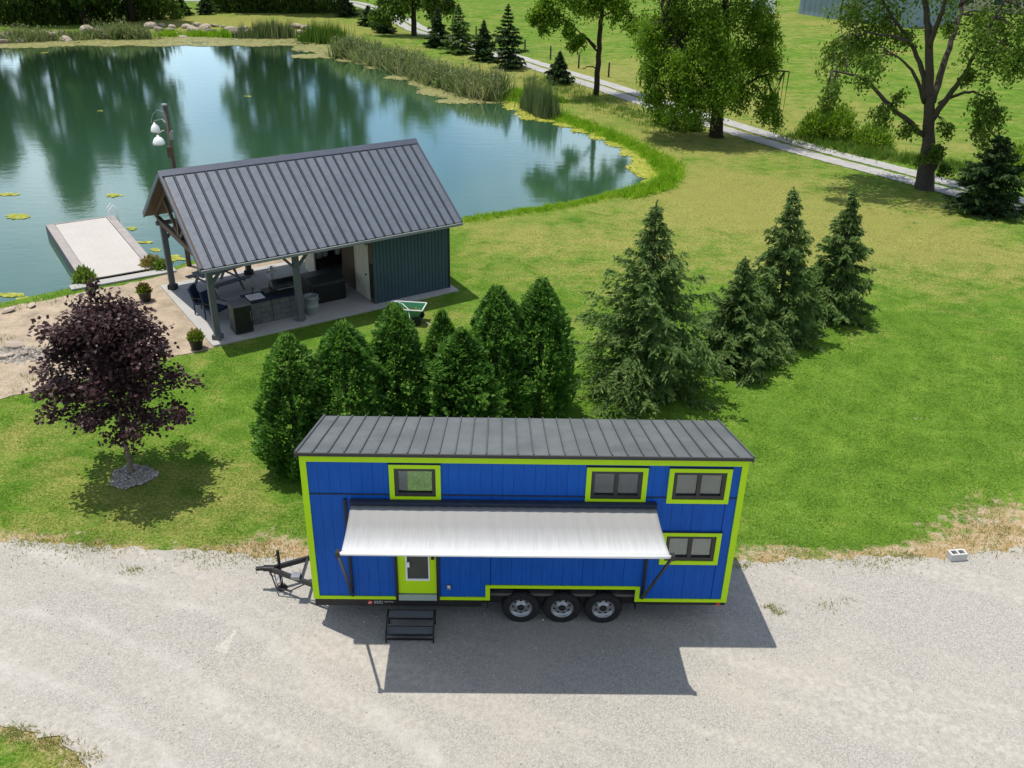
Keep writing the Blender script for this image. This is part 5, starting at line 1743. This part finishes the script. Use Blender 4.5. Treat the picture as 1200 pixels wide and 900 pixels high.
# big forked tree at right
px_tree('forked_tree', 'big many-stemmed tree with sparse leaves standing by the lane', (1083, 222),
        [([(1083, 224), (1085, 205), (1087, 180), (1088, 160), (1089, 112)], .56, .25, 0), ([(1083, 158), (1050, 130), (1026, 106), (1009, 91), (975, 83)], .17, .04, -2),
         ([(1086, 118), (1080, 82), (1067, 50), (1045, 20), (1020, -20)], .19, .05, 2), ([(1089, 120), (1089, 50), (1085, 15), (1080, -60), (1075, -120)], .25, .07, 0),
         ([(1089, 55), (1100, 25), (1108, 0), (1118, -70)], .18, .05, -2), ([(1092, 120), (1106, 75), (1118, 40), (1127, 5), (1135, -70)], .21, .06, 3),
         ([(1092, 140), (1112, 112), (1127, 92), (1140, 66), (1158, 36), (1195, -30)], .19, .05, -3), ([(1083, 120), (1072, 88), (1054, 68), (1030, 55)], .12, .03, -3),
         ([(1100, 122), (1130, 108), (1150, 112), (1168, 125)], .10, .03, -2), ([(1085, 205), (1096, 190), (1104, 172)], .35, .12, -.5), ([(1066, 48), (1040, 42), (1010, 40), (985, 55)], .09, .02, 2), ([(1126, 6), (1150, -10), (1180, -30)], .1, .03, 3)],
        [(1010, 50, 30, 2, 700, .8), (985, 60, 20, 0, 300, 1.2), (1040, 20, 28, 2, 700, .5), (1000, 10, 24, 3, 400, .4), (975, 95, 14, -2, 220, 1.6), (968, 118, 9, -2, 120, 1.4), (1035, 132, 13, -1, 200, .8), (1062, 148, 10, -.5, 140, .6),
         (1050, 115, 9, -1, 80, .5), (1012, 92, 10, -2, 120, .4), (1160, 55, 26, -3, 650, .8), (1185, 25, 28, -3, 700, .8), (1150, 20, 22, 2, 450, .5), (1135, 85, 10, -2, 160, .6), (1150, 118, 15, -2, 260, .8), (1170, 130, 13, -2, 220, 1.0), (1148, 140, 12, -2, 190, 1.0), (1160, 160, 10, -2, 120, .8),
         (1102, 178, 10, -.8, 220, .6), (1106, 195, 8, -.8, 150, .4), (1107, 150, 8, -.8, 120, .4), (1078, 185, 6, -.8, 60, .4), (1130, 0, 26, 3, 400, .4), (1090, -40, 40, 0, 800, .5), (1040, -40, 40, 2, 800, .5), (1150, -60, 40, 0, 800, .5), (1200, -20, 36, -2, 700, .5), (1080, -100, 45, 0, 800, .5), (1025, 70, 14, -2, 160, .7), (1060, 40, 12, 1, 130, .4), (1195, 70, 16, -3, 260, .8), (1110, 30, 14, 2, 120, .4), (1060, -160, 60, 0, 900, .5), (1130, -170, 60, 0, 900, .5), (1185, -110, 50, 0, 700, .5), (1000, -70, 45, 0, 600, .5)],
        'leaf', 91, .10, mult=2.1)
# dense tree by the lane
px_tree('broad_tree', 'dense broad green tree whose low crown hides the lane', (840, 160),
        [([(840, 163), (841, 130), (845, 90), (850, 40), (850, -20)], .50, .16, 0), ([(842, 110), (815, 80), (790, 40), (775, 10)], .2, .05, -2), ([(843, 100), (870, 70), (895, 45), (905, 20)], .2, .05, 1),
         ([(843, 118), (880, 95), (910, 84), (925, 84)], .12, .03, -2), ([(801, 130), (800, 100), (810, 60)], .14, .06, 2), ([(842, 120), (820, 110), (790, 108), (765, 95)], .12, .03, -2)],
        [(775, 30, 24, -1, 900, 1), (800, 20, 30, 0, 1300, 1), (840, 20, 36, -1, 1500, 1), (880, 15, 28, 0, 1000, .8), (770, 70, 20, -1, 800, 1.4), (800, 70, 30, -2, 1400, 1.4), (840, 65, 34, -2, 1500, 1.2), (880, 60, 26, 0, 1000, 1.2), (775, 105, 18, -1, 600, 1.2), (805, 110, 24, -2, 1000, 1.3), (840, 105, 24, -3, 1000, 1.2), (870, 105, 18, -1, 600, 1.4), (900, 70, 18, -1, 450, 1.5), (905, 110, 14, -2, 350, 1.8), (912, 135, 8, -2, 120, 1.4), (895, 130, 10, -1, 150, 1.2),
         (760, 25, 18, 1, 400, 1.2), (760, 50, 12, 0, 250, 1.4), (905, 35, 18, 0, 400, 1), (800, -30, 40, 0, 1300, .5), (860, -40, 44, 0, 1400, .5), (790, 135, 18, 2, 500, .5), (815, 140, 16, 2, 450, .5), (830, -90, 40, 0, 900, .5), (775, 130, 12, 3, 300, .5), (830, -150, 50, 0, 900, .5), (885, -180, 45, 0, 800, .5), (800, -120, 45, 0, 800, .5), (860, -230, 40, 0, 600, .5)],
        'leaf_bright', 92, .10, fill=1.6, bark='bark_dark', mult=2.9)
# thin tree by the pond bend
px_tree('slender_tree', 'slender dark trunked tree between the pond and the lane', (698, 112),
        [([(698, 113), (701, 75), (703, 40), (705, 10), (708, -50)], .24, .14, 0), ([(698, 55), (690, 46), (682, 40), (676, 42)], .10, .03, -1), ([(700, 60), (683, 42), (668, 28), (655, 22)], .09, .02, -2), ([(698, 80), (690, 78), (683, 81)], .06, .03, -.5),
         ([(704, 20), (715, 15), (728, 12)], .09, .03, 1), ([(706, -5), (690, -25), (660, -35)], .1, .03, -1), ([(707, -20), (730, -40), (745, -60)], .1, .03, 1)],
        [(680, 42, 9, -1, 260, .5), (668, 30, 8, -2, 200, .5), (640, 10, 16, -2, 420, .6), (628, 22, 9, -2, 200, .6), (655, 18, 10, -2, 220, .5), (690, 5, 16, 0, 420, .5), (725, 10, 14, 1, 360, .5), (742, 22, 9, 1, 200, .8), (712, -10, 22, 0, 600, .4), (670, -20, 26, -1, 700, .4), (735, -35, 26, 1, 700, .4), (700, -60, 34, 0, 1000, .4), (670, 52, 4, -1, 60, .4), (637, 32, 5, -2, 80, .5)],
        'leaf_bright', 93, .14, bark='bark_dark', mult=2.4)
px_tree('shade_tree', 'round crowned shade tree over the lane near the pond reeds', (485, 42),
        [([(485, 44), (485, 20), (486, -5), (487, -50)], .34, .2, 0), ([(486, 5), (465, -5), (450, -12)], .14, .05, -1), ([(486, 5), (510, -4), (525, -12)], .14, .05, 1)],
        [(450, 10, 12, -1, 450, .8), (465, 5, 14, -1, 600, .8), (505, 2, 14, 1, 600, .8), (525, 2, 11, 1, 400, .8), (485, -12, 22, 0, 900, .6), (455, -20, 22, 0, 800, .5), (515, -22, 22, 0, 800, .5), (485, -50, 30, 0, 1100, .4), (452, 20, 5, -1, 90, .5)],
        'leaf', 94, .20, bark='bark_dark', mult=2.2)


# trees over the far bank: most of the crowns stand above the frame and show in the water
def bank_tree(x, y, hgt, rad, seed, label, mat='leaf_dark', low=.12, n_=9000, leaf=.36, group='tall trees behind the far bank'):
    g_ = np.random.default_rng(seed)
    t = thing('bank_tree', label, 'tree', (x, y, gz(x, y)), 0, group)
    tr = MB()
    tr.tube([(0, 0, -.1), (0, 0, hgt * .2), (g_.normal(0, .3), g_.normal(0, .3), hgt * .55), (g_.normal(0, .4), g_.normal(0, .4), hgt * .92)], [.42, .32, .2, .05], 9)
    Q, T = [], []
    nc = 70
    for k in range(nc):
        f = low + (1 - low) * (k + .5) / nc
        pr = np.interp(f, [0, .12, .3, .55, .8, 1], [.55, .75, 1, .95, .62, .12])
        a = k * 2.4 + g_.normal(0, .3)
        rr = rad * pr * g_.uniform(.35, 1.05)
        c_ = np.array([rr * math.cos(a), rr * math.sin(a), f * hgt])
        tr.tube([(0, 0, max(.3, f * hgt - rr * .5)), tuple(c_ * np.array([.5, .5, 1]) - np.array([0, 0, .1 * rr])), tuple(c_)], [.09, .05, .02], 4, False)
        m = n_ // nc
        P_ = clump_leaves(c_, m, np.array([1, 1, .7]) * rad * g_.uniform(.24, .42), g_)
        l_ = leaf * g_.uniform(.6, 1.3, m)
        Q.append(leaves(P_, unit(rdir(m, g_) + np.array([0, 0, -.4])), unit(rdir(m, g_) + np.array([0, 0, .8])), l_, l_ * .6))
        T.append(np.clip(g_.beta(2, 2, m) * .9 + g_.uniform(-.15, .15), 0, 1))
    tr.build('trunk', 'bark_dark', t, True)
    link('crown', arr_mesh('crown', np.concatenate(Q), 4, np.concatenate(T)), mat, t)


BT = [(-76, 100, 20, 6, 'tree farthest left on the far bank'), (-66, 101, 23, 5.5, 'dark tree second from the left on the far bank'), (-58.5, 99, 17, 3.8, 'dark tree third from the left on the far bank'), (-51, 101, 22, 4.4, 'dark tree in the middle of the left bank group'),
      (-45.5, 100, 16, 3.2, 'thinner dark tree right of the middle on the left bank'), (-40.5, 102, 22, 4.0, 'dark tree at the right end of the left bank group')]
for k, (x, y, hg, rd, lab) in enumerate(BT):
    bank_tree(x, y, hg, rd, 120 + k, lab)
for k, (x, y, hg, rd, lab) in enumerate([(-30.5, 117, 22, 4.6, 'tree left in the row past the grass strip on the far bank'), (-25.0, 118, 27, 4.8, 'tree in the middle of the row past the far grass strip'), (-18.5, 118.5, 26, 4.2, 'tree right in the row past the far grass strip')]):
    bank_tree(x, y, hg, rd, 140 + k, lab, low=.1, group='trees past the far grass strip')

# hedge-like shrubs at the foot of the far row, and undergrowth on the left bank
for k, px in enumerate((262, 285, 308, 332, 356, 382)):
    shrub('hedge_shrub', px, 13 + (k % 2), 2.3, 2.3, 1100, .24, 'leaf_dark', ['leftmost', 'second', 'third', 'fourth', 'fifth', 'rightmost'][k] + ' dark shrub from the left in the far hedge line', 200 + k, 'shrub', 'dark hedge along the far road')
for k, px in enumerate((5, 38, 70, 100, 132, 165, 190)):
    shrub('undergrowth_bush', px, 27 - k * .8, 2.7, 3.0, 1300, .26, 'leaf_dark', ['leftmost', 'second', 'third', 'fourth', 'fifth', 'sixth', 'rightmost'][k] + ' dark bush from the left under the left bank trees', 220 + k, 'bush', 'dark bushes under the left bank trees')
# bright bushes beyond the lane at right
for k, (px, py, rd, hg, nn_, lab) in enumerate([(955, 162, 1.2, 1.7, 1500, 'round green bush left of a pair beyond the lane'), (978, 164, 1.4, 2.1, 1700, 'round green bush right of a pair beyond the lane'), (1022, 172, 1.3, 1.3, 1100, 'loose light bush between the pair and the forked tree'),
                                               (1190, 205, 1.6, 1.5, 1000, 'bush behind the dark conifer at the right edge')]):
    shrub('roadside_bush', px, py, rd, hg * 1.15, int(nn_ * 1.6), .11, 'leaf_bright', lab, 240 + k, 'bush', 'bushes beyond the lane')


# ------------------------------------------------------------------ reeds, tall grass, floating weed
def reed_patch(name, label, pxs, n_, hgt, mat, seed, lean=.25, wid=.05, kind=None, cat='reeds', spread=(.5, .5), group=None, tintc=(2, 2.4), plume=0):
    g_ = np.random.default_rng(seed)
    idx = g_.integers(0, len(pxs), n_)
    base = np.array([W(x, y)[:2] for x, y in pxs])
    P_ = base[idx] + g_.normal(0, 1, (n_, 2)) * np.array(spread)
    z = gz(P_[:, 0], P_[:, 1])
    P_ = np.stack([P_[:, 0], P_[:, 1], np.maximum(z, WZ) - .03], 1)
    nc_ = max(4, int(len(pxs) * 2.2))
    cen = base[g_.integers(0, len(base), nc_)] + g_.normal(0, 1, (nc_, 2)) * np.array(spread)
    ch_, ct_ = g_.uniform(.55, 1.15, nc_), g_.uniform(-.22, .22, nc_)
    own = np.argmin(((P_[:, None, :2] - cen[None]) ** 2).sum(-1), 1)
    pull = g_.uniform(0, .55, n_)[:, None]
    P_[:, :2] = P_[:, :2] * (1 - pull) + cen[own] * pull
    h_ = hgt * ch_[own] * g_.uniform(.5, 1.1, n_)
    me_ = arr_mesh(name, blades(P_, h_, np.full(n_, wid) * g_.uniform(.6, 1.4, n_), g_, lean), 3, np.clip(g_.beta(*tintc, n_) + ct_[own], 0, 1))
    if plume:
        k_ = g_.integers(0, n_, plume)
        PL = P_[k_].copy()
        PL[:, 2] += h_[k_] * g_.uniform(.45, 1.0, plume)
        PL[:, :2] += g_.normal(0, .16, (plume, 2))
        l_ = g_.uniform(.07, .16, plume)
        Q = leaves(PL, unit(rdir(plume, g_) + np.array([0, 0, .3])), unit(rdir(plume, g_) + np.array([0, 0, 1.2])), l_, l_ * .4)
        pl = link('plumes', arr_mesh('plumes', Q, 4, np.clip(g_.normal(.55, .22, plume), 0, 1)), mat)
        o_ = tag(link(name, me_, mat), label, cat, group, kind)
        pl.parent = o_
        if kind:
            pl['kind'] = kind
        return o_
    return tag(link(name, me_, mat), label, cat, group, kind)


def lerp_px(pts, k=8):
    return [tuple(p) for p in catmull(pts, k, False)]


reed_patch('reed_bed', 'grey green reed bed along the back shore of the pond', lerp_px([(400, 62), (425, 66), (450, 74), (478, 82), (508, 92), (535, 101), (562, 108), (580, 111)]), 8000, 2.0, 'reed', 401, .5, .12, 'stuff', spread=(.6, .7), plume=9000)
reed_patch('cattail_clump', 'dark upright cattail clump standing at the pond bend', lerp_px([(618, 122), (630, 128), (645, 134)]), 2600, 2.6, 'reed', 402, .10, .05, spread=(.35, .4), tintc=(1.3, 4))
reed_patch('cattail_clump', 'upright cattail clump midway along the far shore rocks', lerp_px([(292, 41), (315, 41), (336, 41)]), 2600, 2.0, 'reed', 403, .08, .08, spread=(.6, .5), tintc=(1.5, 3))
reed_patch('cattail_clump', 'light green cattail clump right of the far shore rocks', lerp_px([(362, 45), (380, 47), (396, 48)]), 2600, 2.3, 'weed', 404, .14, .08, spread=(.6, .5), tintc=(1.5, 3))
reed_patch('shore_weeds', 'tall weeds at the far left end of the rocky shore', lerp_px([(15, 46), (35, 45), (58, 44)]), 700, 1.5, 'reed', 405, .5, .12, plume=1000, spread=(.8, .5))
reed_patch('shore_weeds', 'grey green weeds second from the left on the rocky shore', lerp_px([(75, 42), (88, 43), (98, 43)]), 450, 1.3, 'reed', 406, .5, .12, spread=(.7, .5))
reed_patch('shore_weeds', 'tall spreading weeds in front of the left bank trees', lerp_px([(120, 42), (135, 42), (150, 42), (172, 42)]), 900, 1.9, 'reed', 407, .5, .12, plume=1500, spread=(.8, .5))
for k, (px, lab) in enumerate([(196, 'left'), (235, 'middle'), (255, 'right')]):
    reed_patch('shore_tuft', 'low bright green tuft on the far rocks, ' + lab + ' of three', [(px - 4, 39), (px, 39), (px + 4, 39)], 700, .9, 'shore_blade', 410 + k, .4, .10, spread=(.7, .4), cat='grass tuft', group='bright tufts on the far rocks')
sg = lerp_px([(655, 134), (680, 141), (712, 153), (745, 168), (772, 184), (784, 198), (780, 212), (760, 222), (735, 228)], 10)
reed_patch('shore_grass', 'bright tall grass fringing the right end of the pond', sg, 18000, .45, 'shore_blade', 420, .9, .06, 'stuff', 'grass', (.36, .42), tintc=(2, 3))
reed_patch('shore_grass', 'low grass fringe along the near shore right of the pavilion', lerp_px([(545, 258), (600, 249), (655, 242), (700, 232), (730, 226)], 10), 9000, .28, 'shore_blade', 421, .5, .03, 'stuff', 'grass', (.3, .3), tintc=(3, 2))
reed_patch('shore_grass', 'bright grass behind the cattails at the pond bend', lerp_px([(585, 108), (605, 112), (625, 112), (650, 122)], 8), 6000, .6, 'shore_blade', 422, .4, .04, 'stuff', 'grass', (.7, .8), tintc=(2, 3))
reed_patch('verge_weeds', 'rough weeds along the grass verge of the lane', lerp_px([(625, 92), (660, 104), (700, 120), (740, 133), (780, 148)], 8), 5000, .45, 'weed', 423, .5, .04, 'stuff', 'weeds', (1.0, 1.0), tintc=(2, 1.6))
reed_patch('verge_weeds', 'rough green weeds beyond the lane under the forked tree', lerp_px([(935, 161), (980, 171), (1020, 180), (1060, 187), (1110, 196), (1160, 204), (1200, 211)], 8), 8000, .6, 'weed', 424, .6, .06, 'stuff', 'weeds', (.8, .6), tintc=(2, 3))
reed_patch('shore_weeds', 'sparse weeds on the sand at the left waterline', lerp_px([(0, 362), (30, 356), (60, 350), (100, 340)], 6), 260, .22, 'weed', 425, .6, .03, 'stuff', 'weeds', (.5, .2))
reed_patch('beach_weeds', 'few green weeds on the sand by the purple maple', [(5, 400), (35, 445), (60, 455), (15, 458)], 220, .2, 'weed', 426, .6, .03, 'stuff', 'weeds', (.35, .25))


def pads(name, label, spots_, mat, seed, size=.12):
    g_ = np.random.default_rng(seed)
    V_, T_ = [], []
    for px, py, rx, ry, n_ in spots_:
        # scatter in an ellipse on the water given by pixel radii
        rr = np.sqrt(g_.uniform(0, 1, n_)) * (1 + .25 * np.sin(g_.uniform(0, 6.28, n_) * 3))
        aa = g_.uniform(0, 2 * np.pi, n_)
        c_ = np.array([W(px + rx * r_ * math.cos(a_), py + ry * r_ * math.sin(a_), WZ) for r_, a_ in zip(rr, aa)])
        s_ = size * g_.uniform(.5, 1.5, n_)
        ph = g_.uniform(0, 6.28, n_)
        hexa = np.stack([np.stack([c_[:, 0] + s_ * np.cos(ph + k * np.pi / 3) * 1.0, c_[:, 1] + s_ * np.sin(ph + k * np.pi / 3), np.full(n_, WZ) + g_.uniform(.006, .03, n_)], 1) for k in range(6)], 1)
        V_.append(hexa.reshape(-1, 3))
        T_.append(g_.beta(2, 2, n_))
    return tag(link(name, arr_mesh(name, np.concatenate(V_), 6, np.concatenate(T_)), mat), label, 'water plants', kind='stuff')


sp_ = [(x, 48 + 3.0 * math.sin(x * .05) * .5 + (3 if x < 60 else 0), 16, 3.6, 300) for x in range(-10, 400, 16)]
sp_ += [(x, 52.5 + (2 if x < 60 else 0) + .8 * math.sin(x * .11), 14, 1.2, 130) for x in range(-10, 350, 14)]
pads('lily_pads', 'brownish yellow lily pads floating along the far shore', sp_ + [(372, 57, 26, 4, 900), (390, 62, 16, 3, 400), (360, 66, 16, 2.2, 300), (385, 66, 12, 2, 200)], 'pad', 501, .20)
pads('lily_pads', 'pale lily pads floating below the reed bed', [(410, 70, 14, 2.5, 350), (430, 73, 16, 2.5, 350), (440, 79, 10, 2, 160), (480, 91, 26, 2.5, 500), (500, 97, 18, 4, 500), (520, 105, 26, 6, 1100), (545, 111, 30, 5, 1200), (570, 117, 20, 4, 700), (510, 108, 18, 4, 450), (540, 119, 26, 2.2, 420), (475, 84, 6, 2, 80), (590, 117, 12, 3, 300)], 'pad', 502, .14)
alg = [(605, 124, 14, 5, 600), (625, 133, 18, 4, 700), (645, 140, 16, 3, 500), (620, 138, 10, 2.5, 260), (665, 146, 14, 3, 380), (685, 153, 14, 3, 380), (705, 160, 14, 3.5, 420), (725, 168, 13, 4, 420), (742, 176, 12, 5, 420), (755, 188, 13, 8, 800), (760, 200, 14, 8, 900), (768, 208, 9, 5, 350), (750, 196, 14, 5, 300), (738, 180, 10, 3, 160), (760, 214, 7, 3, 150)]
pads('algae_mat', 'yellow green algae mats floating at the right end of the pond', alg, 'pad_bright', 503, .10)
pads('algae_patch', 'small yellow algae patches floating off the dock', [(21, 254, 11, 2.4, 260), (8, 228, 14, 1.3, 110), (133, 229, 8, 1.6, 60), (12, 346, 14, 2, 120), (30, 351, 8, 2, 120), (155, 268, 5, 1.5, 30), (170, 284, 8, 1, 30), (182, 293, 4, 1.3, 30), (205, 303, 9, 3, 70), (52, 62, 4, .8, 14), (118, 130, 3, .9, 12), (290, 113, 4, .9, 14)], 'pad_bright', 504, .08)

# ------------------------------------------------------------------ fence, far buildings
fp = [(558, 44), (615, 62), (645, 70), (678, 80), (713, 91), (590, 54), (750, 102), (530, 35)]
fn_ = sorted([tuple(W(x, y)[:2]) for x, y in fp])
fo = thing('wire_fence', 'wooden post and wire fence along the far side of the lane', 'fence', (fn_[0][0], fn_[0][1], 0))
fz = np.array([fn_[0][0], fn_[0][1]])
pme_ = MB().lathe([(.085, -.2), (.075, 1.22), (.0, 1.26)], 8).mesh('post')
for x, y in fn_:
    link('post', pme_, 'fence_wood', fo, (x - fz[0], y - fz[1], gz(x, y)))
for zz in (.45, .8, 1.12):
    MB().tube([(x - fz[0], y - fz[1] - .07, gz(x, y) + zz) for x, y in fn_], .006, 4, False).build('wire', 'grey_metal', fo)

sL, sR = W(935, 17), W(1062, 33)
sv = sR - sL
sa_ = math.atan2(sv[1], sv[0])
SL = float(np.hypot(sv[0], sv[1]))
sh = thing('steel_shed', 'long blue grey steel shed beyond the field at the top edge', 'shed', (sL[0], sL[1], 0), sa_)
MB().box(0, SL, .06, 11, 0, 5).build('wall', 'shed_blue', sh)
for k in range(int(SL / .95)):
    board('wall_panel', k * .95 + .03, (k + 1) * .95 - .03, 0.0, .055, 0.05, 5.0, 'shed_blue', sh)
MB().add([(-.4, -.5, 4.9), (SL + .4, -.5, 4.9), (SL + .4, 5.5, 6.8), (-.4, 5.5, 6.8), (-.4, 11.5, 4.9), (SL + .4, 11.5, 4.9)], [(0, 1, 2, 3), (3, 2, 5, 4)]).build('roof', 'galv', sh)
d_ = MB().box(7.2, 9.6, -.06, -.01, .02, 3.2).build('door', 'black', sh)
MB().box(7.6, 9.2, -.09, -.061, .5, 2.8).build('door_panel', 'shed_blue', d_)
c0 = W(893, 21)
tr_ = thing('box_trailer', 'white box trailer parked left of the steel shed', 'trailer', (c0[0], c0[1], 0), -.2)
MB().box(-1.6, 1.6, 0, 2.2, .5, 2.9).build('box', 'white', tr_, bevel=.05)
MB().box(-1.5, 1.5, .1, 2.1, .35, .5).build('chassis', 'black', tr_)
for x in (-.5, .5):
    link('wheel', wme, 'tyre', tr_, (x, .05, .42)).scale = (2.5, 2.5, 2.5)
c0 = W(1150, 14)
hs = thing('tan_building', 'tan low building behind the forked tree at the top right', 'building', (c0[0], c0[1], 0), -.45)
MB().box(-9, 9, 0, 8, 0, 3.2).build('wall', 'tan', hs)
MB().add([(-9.5, -.5, 3.1), (9.5, -.5, 3.1), (9.5, 4, 5.2), (-9.5, 4, 5.2), (-9.5, 8.5, 3.1), (9.5, 8.5, 3.1)], [(0, 1, 2, 3), (3, 2, 5, 4)]).build('roof', 'timber_brown', hs)
for x in (-6, -2, 2, 6):
    f_ = MB().box(x - .7, x + .7, -.05, -.001, 1.0, 2.3).build('window', 'white', hs)
    MB().box(x - .6, x + .6, -.07, -.051, 1.1, 2.2).build('pane', 'navy', f_)
